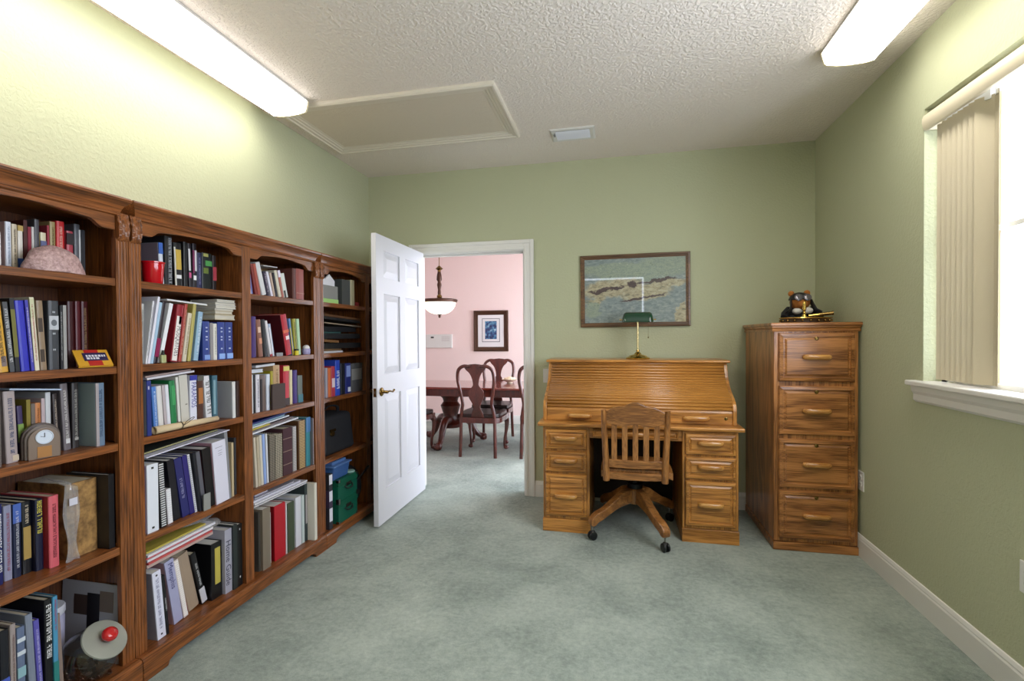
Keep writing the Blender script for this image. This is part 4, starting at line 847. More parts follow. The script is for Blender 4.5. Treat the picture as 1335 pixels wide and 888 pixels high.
('R2','book','slim pale blue book','a8b4cc',-1.845,2.3205,1.2236,0.017,0.178,10.255,0.150,dict(lab=[(0, 0.9, 'dcdce4', 0.0, 0.5)])),
('R2','book','bright red book with white and orange marks','b01c2c',-1.840,2.4286,1.2236,0.047,0.233,11.547,0.180,dict(side='4a1018',lab=[(0.55, 0.62, 'd06038'), (0.38, 0.47, 'e8d8d8', 0.3, 0.9)])),
('R2','book','yellow and blue booklet beside the red book','5f86b8',-1.850,2.4955,1.2236,0.015,0.213,9.055,0.150,dict(lab=[(0, 0.75, 'c8b440', 0, 0.45)])),
('R2','book','olive yellow book with black marks','a0983c',-1.850,2.5161,1.2236,0.027,0.212,5.177,0.150,dict(ink='2c2c20')),
('R2','book','pale green book at the right','b0d0a8',-1.850,2.5484,1.2236,0.024,0.213,4.145,0.150,{}),
('R3','book','pale grey booklet at the left','c8ccd0',-1.845,2.1621,0.9356,0.007,0.200,0.000,0.180,{}),
('R3','book','black book left of the white ones','15161e',-1.845,2.1729,0.9356,0.016,0.199,0.000,0.180,{}),
('R3','book','white book with black print','dcd8e0',-1.845,2.1926,0.9356,0.027,0.197,0.000,0.180,dict(ink='50485c')),
('R3','book','taupe and black book','74645f',-1.845,2.2238,0.9356,0.042,0.191,0.000,0.180,dict(lab=[(0, 0.9, '2c2226', 0, 0.3)])),
('R3','book','white paperback right of the taupe book','d4d8e4',-1.845,2.2710,0.9356,0.026,0.194,0.000,0.180,{}),
('R3','book','mustard yellow book','a89a28',-1.875,2.3393,0.9356,0.020,0.206,0.000,0.160,{}),
('R3','book','tall tan book','c09c70',-1.875,2.3632,0.9356,0.052,0.237,0.000,0.150,dict(ink='8a6840')),
('R3','book','bright red book with a yellow and white top','c02838',-1.875,2.4461,0.9356,0.049,0.230,0.000,0.170,dict(lab=[(0.86, 0.98, 'd8c860'), (0, 0.18, '3a2a28')])),
('R3','book','cream book beside the red one','d8c8a0',-1.875,2.4996,0.9356,0.023,0.200,0.000,0.170,{}),
('R3','book','purple book','3a2070',-1.875,2.5305,0.9356,0.037,0.197,0.000,0.170,{}),
('R3','book','grey and teal book at the right','7c8480',-1.875,2.5757,0.9356,0.042,0.162,0.000,0.170,dict(lab=[(0, 0.3, '5a8a98')])),
('R4','book','slim cream book at the divider','c8bca8',-1.845,2.1830,0.5456,0.015,0.264,3.256,0.220,{}),
('R4','book','second slim cream book','b8aa92',-1.845,2.2019,0.5456,0.017,0.263,2.797,0.220,{}),
('R4','book','ivory book','d0c8b8',-1.845,2.2221,0.5456,0.018,0.267,2.593,0.220,{}),
('R4','book','pale blue book','8ea6d8',-1.845,2.2438,0.5456,0.018,0.267,2.531,0.220,{}),
('R4','book','white book left of the woven box','d4d4d8',-1.845,2.2653,0.5456,0.011,0.266,2.215,0.220,{}),
('R4','album','grey woven photo album','8a8070',-1.845,2.2847,0.5456,0.041,0.254,0.000,0.240,dict(weave=1)),
('R4','album','lighter woven photo album','b0a690',-1.845,2.3300,0.5456,0.056,0.245,0.000,0.240,dict(weave=1)),
('R4','album','maroon album with gilt bands','43222a',-1.845,2.3935,0.5456,0.078,0.266,0.000,0.250,dict(lab=[(0.22, 0.235, '8a7060'), (0.5, 0.515, '8a7060'), (0.77, 0.785, '8a7060')])),
('R4','spiral','grey comb bound book','8c8684',-1.850,2.4822,0.5456,0.033,0.263,0.000,0.240,dict(coil='c8c4c0')),
('R4','spiral','gold coil bound brown book','5a3a20',-1.845,2.5282,0.5456,0.064,0.289,0.000,0.250,dict(coil='c8aa70')),
('R4','book','teal blue book','3a8490',-1.845,2.6035,0.5456,0.039,0.295,0.000,0.240,dict(lab=[(0.7, 1, '4c7cb0')])),
('R4','spiral','grey coil bound book at the right','6c6668',-1.830,2.6439,0.5456,0.008,0.287,0.000,0.240,dict(coil='b8a8ac')),
('R5','binder','dark grey binder in the left corner','4a4640',-1.850,2.1993,0.0956,0.012,0.311,0.000,0.240,{}),
('R5','binder','taupe brown ring binder','7c7060',-1.835,2.2126,0.0956,0.058,0.323,0.000,0.270,{}),
('R5','magazine','slim white folder left of the red binder','d8d4d4',-1.860,2.2960,0.0956,0.008,0.277,0.000,0.240,{}),
('R5','binder','red ring binder','b01424',-1.850,2.3216,0.0956,0.089,0.302,0.000,0.260,dict(side='7a0c14')),
('R5','magazine','slim white folder right of the red binder','d8d8dc',-1.850,2.4160,0.0956,0.008,0.290,0.000,0.250,{}),
('R5','binder','olive green binder','3f4a34',-1.850,2.4305,0.0956,0.058,0.282,0.000,0.240,{}),
('R5','magazine','broad stack of white papers in a folder','d4d4dc',-1.850,2.5010,0.0956,0.051,0.290,0.000,0.260,{}),
('R5','magazine','white folder with a teal edge','c4d0d0',-1.850,2.5577,0.0956,0.024,0.286,0.000,0.260,{}),
('R5','binder','dark teal binder','2f3a3c',-1.850,2.5869,0.0956,0.024,0.349,0.000,0.250,dict(lab=[(0.3, 0.8, 'a8a0a0', 0.3, 0.9)])),
('R5','book','tall ivory book at the right','d8d2c4',-1.800,2.6124,0.0956,0.025,0.346,0.000,0.200,{}),
('C1','binder','dark grey binder','4c4e4c',-1.845,3.0092,1.5506,0.104,0.173,0.000,0.200,{}),
('C1','book','cream book beside the grey binder','a8a080',-1.845,3.1205,1.5506,0.056,0.181,0.000,0.180,{}),
('C1','book','small red book','7c1c20',-1.845,3.1842,1.5506,0.056,0.028,0.000,0.150,{}),
('C3','book','grey paperback at the left stile','a09ca8',-1.845,2.8091,0.9356,0.024,0.193,0.000,0.170,{}),
('C3','book','orange book','c8683c',-1.845,2.8398,0.9356,0.032,0.191,0.000,0.170,{}),
('C3','book','red and white patterned book','a83848',-1.845,2.8763,0.9356,0.040,0.199,0.000,0.170,dict(lab=[(0.3, 0.6, 'd8c8d0', 0.1, 0.9)])),
('C3','book','blue book with white lettering','2c48b0',-1.845,2.9226,0.9356,0.054,0.237,0.000,0.180,dict(ink='e0e4f4',big=1,inkz=(0.1, 0.7))),
('C3','book','black software box','191c24',-1.845,2.9871,0.9356,0.050,0.213,0.000,0.160,{}),
('C3','book','dark blue box with white panels','242c6c',-1.845,3.0445,0.9356,0.068,0.209,0.000,0.160,dict(lab=[(0.55, 0.92, '8090c8', 0.15, 0.9), (0.05, 0.2, 'c8ccd8', 0.4, 0.9)])),
]
PLACE = {'A': 'near bookcase', 'B': 'middle bookcase left bay', 'R': 'middle bookcase right bay', 'C': 'far bookcase'}
LEVEL = ['top shelf', 'second shelf', 'third shelf', 'fourth shelf', 'bottom shelf']
def where(row): return LEVEL[int(row[1])-1] + ', ' + PLACE[row[0]]
def glyphs(mb, x, yc, z0, z1, hgt, rnd, cross=False):
    """rows of small marks standing for lettering too blurred to read"""
    if cross:
        for zc in (z0+(z1-z0)*f for f in (.9, .78, .6, .5, .2)):
            n = rnd.randint(2, 4); w = hgt*.8/n
            for i in range(n): mb.add([(x, yc-hgt*.4+i*w, zc), (x, yc-hgt*.4+i*w+w*.7, zc), (x, yc-hgt*.4+i*w+w*.7, zc+.006), (x, yc-hgt*.4+i*w, zc+.006)], [(0, 1, 2, 3)])
        return
    z = z1; s = hgt*.62
    while z > z0+s:
        if rnd.random() < .14: z -= s*.6; continue
        def q(u0, u1, v0, v1): mb.add([(x, yc-hgt/2+hgt*v0, z-u0*s), (x, yc-hgt/2+hgt*v0, z-u1*s), (x, yc-hgt/2+hgt*v1, z-u1*s), (x, yc-hgt/2+hgt*v1, z-u0*s)], [(0, 1, 2, 3)])
        k = rnd.randint(0, 4)
        if k in (0, 1, 3): q(0, .22, 0, 1)
        if k in (0, 2, 3, 4): q(.55, .77, 0, 1)
        if k in (1, 2, 4): q(0, .75, .8, 1)
        if k in (1, 3): q(0, .7, 0, .2)
        if k in (0, 1, 4): q(0, .7, .42, .6)
        z -= s
def cover_mat(col, kind):
    return plain('cover_%s_%s' % (col, kind), col, {'magazine': .3, 'binder': .38, 'album': .7}.get(kind, .42), bump=.08, bscale=500)
weave_m = {}
def weave(col):
    m, nt, b = new_mat('woven_cover_'+col); tc = N(nt, 'ShaderNodeTexCoord'); mp = N(nt, 'ShaderNodeMapping'); mp.inputs['Rotation'].default_value = (R(45), 0, 0)
    ck = N(nt, 'ShaderNodeTexChecker', i_Scale=150.0); ck.inputs[1].default_value = lin(col); ck.inputs[2].default_value = lin('3a342c')
    nt.links.new(tc.outputs['Object'], mp.inputs[0]); nt.links.new(mp.outputs[0], ck.inputs[0]); nt.links.new(ck.outputs[0], b.inputs['Base Color']); b.inputs['Roughness'].default_value = .7; return m
def leather():
    m, nt, b = new_mat('worn_tan_leather'); tc = N(nt, 'ShaderNodeTexCoord'); n = N(nt, 'ShaderNodeTexNoise', i_Scale=22.0, i_Detail=6.0, i_Roughness=.65); c = N(nt, 'ShaderNodeValToRGB')
    c.color_ramp.elements[0].position = .35; c.color_ramp.elements[0].color = lin('5e4020'); c.color_ramp.elements[1].position = .66; c.color_ramp.elements[1].color = lin('b48a50')
    nt.links.new(tc.outputs['Object'], n.inputs[0]); nt.links.new(n.outputs['Fac'], c.inputs[0]); nt.links.new(c.outputs[0], b.inputs['Base Color']); b.inputs['Roughness'].default_value = .6; return m
NAME = {'book': 'book', 'binder': 'ring_binder', 'magazine': 'booklet', 'spiral': 'coil_bound_book', 'album': 'photo_album'}
CATG = {'book': 'book', 'binder': 'binder', 'magazine': 'booklet', 'spiral': 'spiral book', 'album': 'photo album'}
for idx, (row, kind, desc, col, X, y, z, t_, h, lean, d, ex) in enumerate(BOOKS):
    rnd = random.Random(idx*7+3)
    nm = NAME[kind]
    m = weave(col) if ex.get('weave') else leather() if ex.get('old') else cover_mat(col, kind)
    d -= rnd.random()*.006
    b = MB(); bt = min(.0028, t_*.22) if kind != 'magazine' else min(.0012, t_*.2)
    if kind == 'book' and t_ > .012:      # rounded spine with boards
        k = min(.004, t_*.16)
        b.prism([(-d, 0), (-.004, 0), (-.0005-k*.3, t_*.06), (0, t_*.3), (0, t_*.7), (-.0005-k*.3, t_*.94), (-.004, t_), (-d, t_), (-d, t_-bt), (-.006, t_-bt), (-.006, bt), (-d, bt)], 'z', 0, h)
    else:
        b.prism([(-d, 0), (0, 0), (0, t_), (-d, t_), (-d, t_-bt), (-.004, t_-bt), (-.004, bt), (-d, bt)], 'z', 0, h)
    o = b.build(nm, m)
    b = MB(); b.box(-d+.004, -.0062, bt, t_-bt, .003, h-.0035); b.build('pages', M_PAGES if kind in ('book', 'album') else plain('white_paper', 'd4d0c8', .85), o)
    if 'side' in ex:
        b = MB(); b.box(-d+.001, -.0045, -.0006, -.0001, .001, h-.001); b.build('front_board', cover_mat(ex['side'], kind), o)
    for q in ex.get('lab', []):
        z0, z1, c = q[:3]; a0, a1 = (q[3], q[4]) if len(q) > 3 else (0, 1)
        b = MB(); b.box(-.003, .0006, max(.0, a0*t_-.0002), a1*t_+.0002, z0*h, z1*h); b.build('spine_label', plain('label_'+c, c, .45), o)
    if 'ink' in ex and ex.get('inkz', 1) is not None:
        z0, z1 = ex.get('inkz') or (.12, .9)
        b = MB(); glyphs(b, .0009, t_/2, z0*h, z1*h, t_*(.62 if ex.get('big') else .34), rnd, ex.get('cross'))
        if b.f: b.build('lettering', plain('ink_'+ex['ink'], ex['ink'], .5), o)
    if 'text' in ex:
        s, c, z0, z1 = ex['text']; vs, fs = text_mesh(s)
        u0, u1 = min(v.x for v in vs), max(v.x for v in vs); v0, v1 = min(v.y for v in vs), max(v.y for v in vs)
        sc = min((z1-z0)*h/(u1-u0), 9); sv = min(t_*.72/(v1-v0), sc*1.7); b = MB()
        b.add([(.0012, t_/2+(v.y-(v0+v1)/2)*sv, z1*h-(v.x-u0)*sc) for v in vs], fs); b.build('lettering', plain('ink_'+c, c, .5), o)
    if 'coil' in ex:
        b = MB(); n = int(h/.0095)
        for i in range(n): zz = .008+i*(h-.016)/max(1, n-1); b.box(-.001, .0022, t_*.12, t_*.88, zz-.0022, zz+.0022)
        b.build('coil', plain('coil_'+ex['coil'], ex['coil'], .4), o)
    if ex.get('face'):
        b = MB(); b.lathe([(.0001, 0), (t_*.26, 0), (t_*.26, .0006), (.0001, .0008)], n=18, sx=1.3); 
        b.v = [(.0008+v[2], t_/2+v[1], h*.68+v[0]) for v in b.v]; b.build('portrait', plain('portrait_grey', '60646a', .5), o)
    o.location = (X, y, z); o.rotation_euler = (R(lean), 0, 0)
    tag(o, desc + ', ' + where(row), CATG[kind], {'book': 'books', 'binder': 'ring binders', 'magazine': 'booklets', 'spiral': 'coil bound books', 'album': 'photo albums'}[kind] + ' on the ' + where(row))

# ------------------------------------------------------------------ things lying flat on the books
def flat(name, label, cat, col, p0, p1, depth, th, X=-1.86, back=0, group=None, pages=None, rough=.45):
    """thin item whose front edge runs from p0=(y,z) to p1, reaching back into the shelf"""
    (ya, za), (yb, zb) = p0, p1
    pts = []                                              # rest on the highest of what stands below
    for (rw, kd, ds, co, bx, by, bz, t_, h, ln_, d_, e_) in BOOKS:
        if rw != LASTROW: continue
        a = R(ln_)
        for u, v in ((0, h), (t_, h)):
            py, pz = by+u*math.cos(a)-v*math.sin(a), bz+u*math.sin(a)+v*math.cos(a)
            if ya-.004 < py < yb+.004: pts.append((py, pz))
    pts += [p for p in SUPPORT.get(LASTROW, []) if ya-.004 < p[0] < yb+.004]
    up = max([pz-(za+(zb-za)*(py-ya)/(yb-ya)) for py, pz in pts] or [0])
    if LASTROW and up > -.004 and up < .07: za += up+.0008; zb += up+.0008
    if LASTROW:
        c_ = math.cos(math.atan2(zb-za, yb-ya))
        SUPPORT.setdefault(LASTROW, []).extend([(ya+(yb-ya)*k/20, za+(zb-za)*k/20+th/c_+.0006) for k in range(21)])
    L_ = math.hypot(yb-ya, zb-za)
    b = MB(); b.box(-depth, 0, 0, L_, 0, th*(.22 if pages else 1))
    if pages: b.box(-depth, 0, 0, L_, th*.8, th); b.box(-depth, -depth+.003, 0, L_, 0, th)
    o = b.build(name, plain('flat_'+col, col, rough))
    if pages:
        MB().box(-depth+.003, -.002, .002, L_-.002, th*.22, th*.8).build('pages', plain('flat_pages_'+pages, pages, .8), o)
    o.location = (X, ya, za); o.rotation_euler = (math.atan2(zb-za, yb-ya), back, 0)
    return tag(o, label, cat, group)
LASTROW = ''
def w(row):
    global LASTROW
    LASTROW = row; return where(row)
SUPPORT = {}
flat('booklet', 'thin blue and white booklet lying across books, '+w('A3'), 'booklet', 'a8b8d0', (1.15, 1.168), (1.295, 1.152), .16, .005)
flat('booklet', 'thin white booklet lying across the leaning books, '+w('B2'), 'booklet', 'd8d8da', (1.70, 1.474), (1.905, 1.464), .16, .007)
zz = 1.413
for k, (y0, y1, th, c, lab) in enumerate(((1.946, 2.068, .025, 'c9bca2', 'thick beige pad at the foot of the pile'), (1.944, 2.05, .016, 'c4b496', 'beige booklet second from the foot of the pile'), (1.946, 2.06, .009, 'cfcabf', 'thin grey white booklet in the middle of the pile'), (1.948, 2.072, .015, 'd8d4ca', 'white booklet third from the top of the pile'), (1.95, 2.074, .012, 'd0ccc4', 'white booklet second from the top of the pile'), (1.955, 2.066, .013, 'd4d0c6', 'white booklet topmost of the pile'))):
    flat('booklet', lab+', '+w('B2'), 'booklet', c, (y0, zz), (y1, zz), .15, th, X=-1.858+.004*(k % 2), group='pile of booklets over the blue books', pages='c8c2b4'); zz += th+.0006
flat('booklet', 'white booklet sloping over the books, lower of two, '+w('B3'), 'booklet', 'd8d4dc', (1.605, 1.150), (1.83, 1.166), .17, .008, group='two booklets sloping over books')
flat('booklet', 'brownish booklet sloping over the books, upper of two, '+w('B3'), 'booklet', 'b09a94', (1.605, 1.158), (1.82, 1.1733), .17, .006, X=-1.868, group='two booklets sloping over books')
flat('folder', 'white paper folder sloping across binder tops, '+w('B4'), 'folder', 'dcdaea', (1.575, .836), (2.0, .868), .26, .004, X=-1.835)
flat('notebook', 'dark olive notebook on the white folder, '+w('B4'), 'notebook', '3c3e38', (1.575, .8425), (1.97, .872), .24, .009, X=-1.872, pages='a8a470')
zz = .388
for k, (c, th, lab, y1, X) in enumerate((('b8a098', .014, 'tan magazine lowest of the slanted pile', 1.91, -1.852), ('c05050', .008, 'red magazine second in the slanted pile', 1.90, -1.845), ('d8d4d8', .009, 'white magazine in the slanted pile', 1.91, -1.85), ('c84a50', .005, 'thin red magazine in the slanted pile', 1.86, -1.856), ('dad8e0', .010, 'white magazine below the yellow one', 1.92, -1.848))):
    flat('magazine', lab+', '+w('B5'), 'magazine', c, (1.585, zz+.012), (y1, zz+.012+.012), .2, th, X=X, group='slanted pile of magazines', rough=.35); zz += th+.001
flat('magazine', 'yellow magazine in a plastic bag atop the pile, '+w('B5'), 'magazine', 'b8a84c', (1.592, zz+.013), (1.88, zz+.024), .19, .007, X=-1.862, rough=.35)
def crumple(name, label, mat, cx, cy, cz, rx, ry, rz, seed, n=22, k=14, amp=.25):
    rnd = random.Random(seed); b = MB(); b.ball((0, 0, 0), 1, 1, 1, n, k)
    ph = [(rnd.uniform(-5, 5), rnd.uniform(-5, 5), rnd.uniform(-5, 5), rnd.uniform(0, 6)) for _ in range(7)]
    vs = []
    for v in b.v:
        s = 1 + amp*sum(math.sin(p[0]*v[0]+p[1]*v[1]+p[2]*v[2]+p[3]) for p in ph)/4
        vs.append((cx+rx*v[0]*s, cy+ry*v[1]*s, max(cz-rz, cz+rz*v[2]*s)))
    b.v = vs; o = b.build(name, mat, None, smooth=60)
    return o
tag(crumple('plastic_bag', '', M_BAG, -1.95, 1.83, .496, .09, .17, .014, 5, amp=.16), 'crumpled clear plastic bag over the yellow magazine, '+w('B5'), 'bag')
tag(crumple('plastic_bag', '', M_BAG, -1.93, 1.96, .437, .05, .05, .02, 8, amp=.14), 'small crumpled plastic bag above the Home Guide binder', 'bag')
flat('booklet', 'thin white booklet lying on the leaning books, '+w('R1'), 'booklet', 'd0d0d4', (2.30, 1.716), (2.41, 1.720), .12, .004, X=-1.88)
flat('booklet', 'white booklet lying on books at the divider, '+w('R3'), 'booklet', 'd4d8e0', (2.165, 1.142), (2.262, 1.142), .16, .018, pages='c8ccd4')
flat('booklet', 'white booklet topmost on the white paperbacks, '+w('R3'), 'booklet', 'd8d8dc', (2.215, 1.162), (2.36, 1.168), .16, .012, X=-1.865)
for k, (c, z0, z1, y0, y1, th, X, lab) in enumerate((('d8d6dc', .826, .850, 2.16, 2.53, .008, -1.845, 'white magazine lowest of the sloping pile'), ('6a5a5c', .8355, .8595, 2.16, 2.50, .008, -1.865, 'brown magazine in the sloping pile'), ('c0b040', .845, .869, 2.16, 2.30, .007, -1.852, 'yellow magazine at the left of the sloping pile'), ('d8dce4', .8535, .8775, 2.16, 2.47, .006, -1.86, 'white magazine above the yellow one'), ('7fa0b4', .861, .885, 2.16, 2.44, .008, -1.868, 'light blue magazine in the sloping pile'), ('2a3480', .8705, .8945, 2.165, 2.56, .006, -1.875, 'dark blue magazine topmost of the sloping pile'))):
    k_ = (y1-y0)/.37; flat('magazine', lab+', '+w('R4'), 'magazine', c, (y0, z0), (y1, z0+(z1-z0)*k_), .2, th, X=X, group='sloping pile of magazines', rough=.3)
zz = .408
for k, (c, y0, y1, th, X, lab) in enumerate((('d0ccd0', 2.165, 2.60, .006, -1.845, 'white paper sheaf lowest of the stack'), ('2e2c30', 2.165, 2.585, .004, -1.85, 'thin black folder in the paper stack'), ('d4d2d8', 2.165, 2.60, .008, -1.84, 'white paper sheaf above the black folder'), ('c8c8d4', 2.17, 2.55, .010, -1.852, 'pale lilac paper sheaf in the stack'), ('a8a6b0', 2.19, 2.50, .007, -1.86, 'grey envelope near the top of the stack'))):
    flat('paper_sheaf', lab+', '+w('R5'), 'papers', c, (y0, zz), (y1, zz), .24, th, X=X, group='stack of papers over the binders'); zz += th+.0008
flat('booklet', 'small purple grey booklet topmost on the paper stack, '+w('R5'), 'booklet', '8a8298', (2.20, zz+.001), (2.30, zz+.001), .14, .014, X=-1.87, pages='c8c4d0')

# ------------------------------------------------------------------ curios on the shelves
m, nt, bb = new_mat('pink_quartz_rock'); tc = N(nt, 'ShaderNodeTexCoord'); n1 = N(nt, 'ShaderNodeTexNoise', i_Scale=80.0, i_Detail=8.0, i_Roughness=.75); c1 = N(nt, 'ShaderNodeValToRGB')
c1.color_ramp.elements[0].position = .36; c1.color_ramp.elements[0].color = lin('94706c'); c1.color_ramp.elements[1].position = .62; c1.color_ramp.elements[1].color = lin('d4b2ae'); x = c1.color_ramp.elements.new(.72); x.color = lin('eadcd8')
nt.links.new(tc.outputs['Object'], n1.inputs[0]); nt.links.new(n1.outputs['Fac'], c1.inputs[0]); nt.links.new(c1.outputs[0], bb.inputs['Base Color']); bb.inputs['Roughness'].default_value = .35
bpn = N(nt, 'ShaderNodeBump', i_Strength=.7, i_Distance=.004); nt.links.new(n1.outputs['Fac'], bpn.inputs['Height']); nt.links.new(bpn.outputs[0], bb.inputs['Normal'])
rnd = random.Random(11); b = MB(); b.ball((0, 0, 0), 1, 1, 1, 40, 24); vs = []
ph = [(rnd.uniform(-9, 9), rnd.uniform(-9, 9), rnd.uniform(-9, 9), rnd.uniform(0, 6)) for _ in range(12)]
for v in b.v:
    s = 1+.022*sum(math.sin(p[0]*v[0]+p[1]*v[1]+p[2]*v[2]+p[3]) for p in ph)/2.2
    vs.append((-1.868+.046*v[0]*s, 1.286+.092*v[1]*s, max(1.5505, 1.553+.088*v[2]*s)))
b.v = vs; tag(b.build('pink_rock', m, None, smooth=60), 'rough domed pink quartz rock on the top shelf of the near bookcase', 'rock')
t = thing('booklet', 'yellow, red and navy booklet propped at the front, second shelf of the near bookcase', 'booklet', (-1.86, 1.36, 1.226))
b = MB(); b.m = Matrix.Translation((-1.832, 1.330, 1.2245)) @ Matrix.Rotation(R(-20), 4, 'Z') @ Matrix.Rotation(R(40), 4, 'Y'); CM = b.m.copy()
b.box(-.085, 0, 0, .098, 0, .008); b.build('cover', plain('booklet_yellow', 'd8a030', .4), t)
for (a0, a1, c0_, c1_, c, hgt, nm) in ((-.085, -.0, .03, .07, 'b82a24', .0086, 'red_band'), (-.068, -.026, .022, .09, '2c2450', .0092, 'navy_panel')):
    b = MB(); b.m = CM; b.box(a0, a1, c0_, c1_, .008, hgt); b.build(nm, plain('bk_'+nm, c, .4), t)
b = MB(); b.m = CM
rn = random.Random(3)
for r_ in (0, 1):
    yq = .03
    while yq < .085-.02*r_:
        wq = rn.uniform(.004, .009); b.box(-.056+.013*r_, -.046+.013*r_, yq, yq+wq, .0092, .0096); yq += wq+.0025
b.build('lettering', plain('bk_white', 'e8e4ec', .5), t)
# arch clock
t = thing('clock', 'small arched wooden and glass clock on the third shelf of the near bookcase', 'clock', (-1.845, 1.24, .9355))
def arch(w, h, n=14): return [(-w, 0)] + [(-w*math.cos(math.pi*i/n), h-w+w*math.sin(math.pi*i/n)) for i in range(n+1)] + [(w, 0)]
CR = Matrix.Translation((-1.836, 1.226, .9356)) @ Matrix.Rotation(R(-14), 4, 'Z')
for (w_, h_, x0, x1, nm, mt) in ((.050, .115, -.034, -.02, 'arch_back', plain('clock_wood_dark', '4a3c34', .35, coat=.4)), (.045, .108, -.02, -.009, 'arch_middle', plain('clock_wood_grey', '6e625a', .3, coat=.5)), (.040, .10, -.009, 0, 'arch_front', plain('clock_wood_tan', '7d6a5c', .3, coat=.5))):
    b = MB(); b.m = CR; b.prism(arch(w_, h_), 'x', x0, x1); b.build(nm, mt, t, .002)
b = MB(); b.m = CR @ Matrix.Translation((0, 0, .07)) @ Matrix.Rotation(R(90), 4, 'Y'); b.lathe([(.0001, .002), (.019, .002), (.021, .004), (.023, .003), (.023, 0)], n=28, cap=False); dl = b.build('dial', plain('clock_dial', 'd4dcea', .2, coat=1), t, smooth=40)
b = MB(); b.m = CR; b.box(.002, .0035, -.0008, .0008, .07, .084); b.m = CR @ Matrix.Translation((0, 0, .07)) @ Matrix.Rotation(R(70), 4, 'X'); b.box(.002, .0035, -.0006, .0006, 0, .011); b.build('hands', M_BLACK, dl)
b = MB(); b.m = CR; b.box(0, .0012, -.018, .018, .004, .04); b.build('amber_inlay', plain('clock_amber', 'a8743c', .3, coat=.5), t)
# torn plastic bag wrapped round the old volume
b = MB(); rows = []
rnd = random.Random(2)
for j in range(12):
    v = j/11; row = []
    for i in range(10):
        u = i/9; row.append((-1.872-.15*max(0, v-.75)*3+.006*math.sin(u*9+v*7), 1.306+.045*u+.006*math.sin(v*11+u*3), .549+.275*min(1, v/.75)+.012*math.sin(u*5)*v))
    rows.append(row)
vs = [p for r in rows for p in r]; fs = [(j*10+i, j*10+i+1, (j+1)*10+i+1, (j+1)*10+i) for j in range(11) for i in range(9)]
b.add(vs, fs); tag(b.build('plastic_bag', M_BAG, None, smooth=70), 'torn clear plastic bag hanging over the old tan volume', 'bag')
b = MB(); b.box(-1.8655, -1.8635, 1.316, 1.342, .745, .77); o = b.build('price_sticker', plain('sticker', 'cfcdd8', .5)); o.parent = bpy.data.objects['plastic_bag.002'] if 'plastic_bag.002' in bpy.data.objects else None
# bottom shelf of the near bookcase: glass jar, white tub, photo mat
jc = Vector((-1.865, 1.37, .185)); t = thing('glass_jar', 'big glass cookie jar with grey lid and red knob, bottom shelf of near bookcase', 'jar', (-1.865, 1.37, .0955))
ja = Vector((.70, .07, .70)).normalized(); JM = Matrix.Translation(jc) @ ja.to_track_quat('Z', 'Y').to_matrix().to_4x4()
prof = [(.092*math.sqrt(max(0, 1-(z_/.095)**2)), z_) for z_ in [-.095+.0095*k for k in range(17)]] + [(.064, .068), (.062, .082), (.066, .086)]
b = MB(); b.m = JM; b.lathe(prof, n=40, cap=False); b.v = [(x, 1.37+(y-1.37)*.9, max(z_, .097)) for x, y, z_ in b.v]; b.build('jar_body', M_JAR, t, smooth=50)
LM = JM @ Matrix.Translation((0, 0, .088))
b = MB(); b.m = LM; b.lathe([(.055, -.012), (.057, 0), (.070, .001), (.073, .004), (.071, .008), (.055, .011), (.02, .014), (.0001, .0145)], n=36, cap=False); ld = b.build('lid', plain('grey_lid', '9c9e94', .35, .3), t, smooth=40)
b = MB(); b.m = LM; b.lathe([(.014, .012), (.013, .018), (.022, .023), (.026, .034), (.022, .044), (.012, .048), (.0001, .0485)], n=24); b.build('knob', plain('red_knob', 'c01c20', .2, coat=.6), ld, smooth=50)
b = MB(); rnd = random.Random(6)
for k in range(60):
    a = rnd.uniform(0, 6.28); r_ = .058*math.sqrt(rnd.random()); z_ = .103+rnd.random()*.06
    b.m = Matrix.Translation(Vector((jc.x+r_*math.cos(a), jc.y+r_*math.sin(a), z_))) @ Matrix.Rotation(rnd.uniform(0, 3), 4, 'X') @ Matrix.Rotation(rnd.uniform(0, 3), 4, 'Z'); b.lathe([(.0095, 0), (.0095, .0017)], n=12)
coin = b.build('coins', plain('old_copper_coins', '7a5646', .35, .8), t); coin['kind'] = 'stuff'; coin['label'] = 'heap of copper coins in the jar'
t = thing('plastic_tub', 'white plastic tub with lid behind the glass jar', 'tub', (-2.045, 1.352, .0955))
b = MB(); b.lathe([(.048, 0), (.052, .004), (.056, .13), (.058, .205), (.055, .225)], (-2.045, 1.352, .0955), 30); b.build('tub_body', plain('milky_plastic', 'b8b6d0', .3), t, smooth=40)
b = MB(); b.lathe([(.058, .223), (.06, .227), (.06, .248), (.057, .253), (.0001, .253)], (-2.045, 1.352, .0955), 30, cap=False); b.build('tub_lid', plain('white_lid', 'd4d4dc', .35), t, smooth=40)
t = thing('photo_mat', 'pale grey photo mat with small pictures leaning at the end of the bottom shelf', 'photo mat', (-1.99, 1.47, .0955))
PMx = Matrix.Translation((-2.132, 1.462, .0962)) @ Matrix.Rotation(R(-3), 4, 'X')
b = MB(); b.m = PMx; b.box(0, .285, 0, .004, 0, .29); b.build('mat_board', plain('mat_grey', 'b4b4bc', .6), t)
for (x0, x1, z0, z1, c, nm) in ((.06, .125, .165, .24, '4a3c38', 'photo'), (.185, .25, .185, .262, '7a6a5c', 'photo'), (.125, .185, .05, .25, '17161a', 'dark_photo')):
    b = MB(); b.m = PMx; b.box(x0, x1, -.0008, 0, z0, z1); b.build(nm, plain('mat_'+c, c, .4), t)
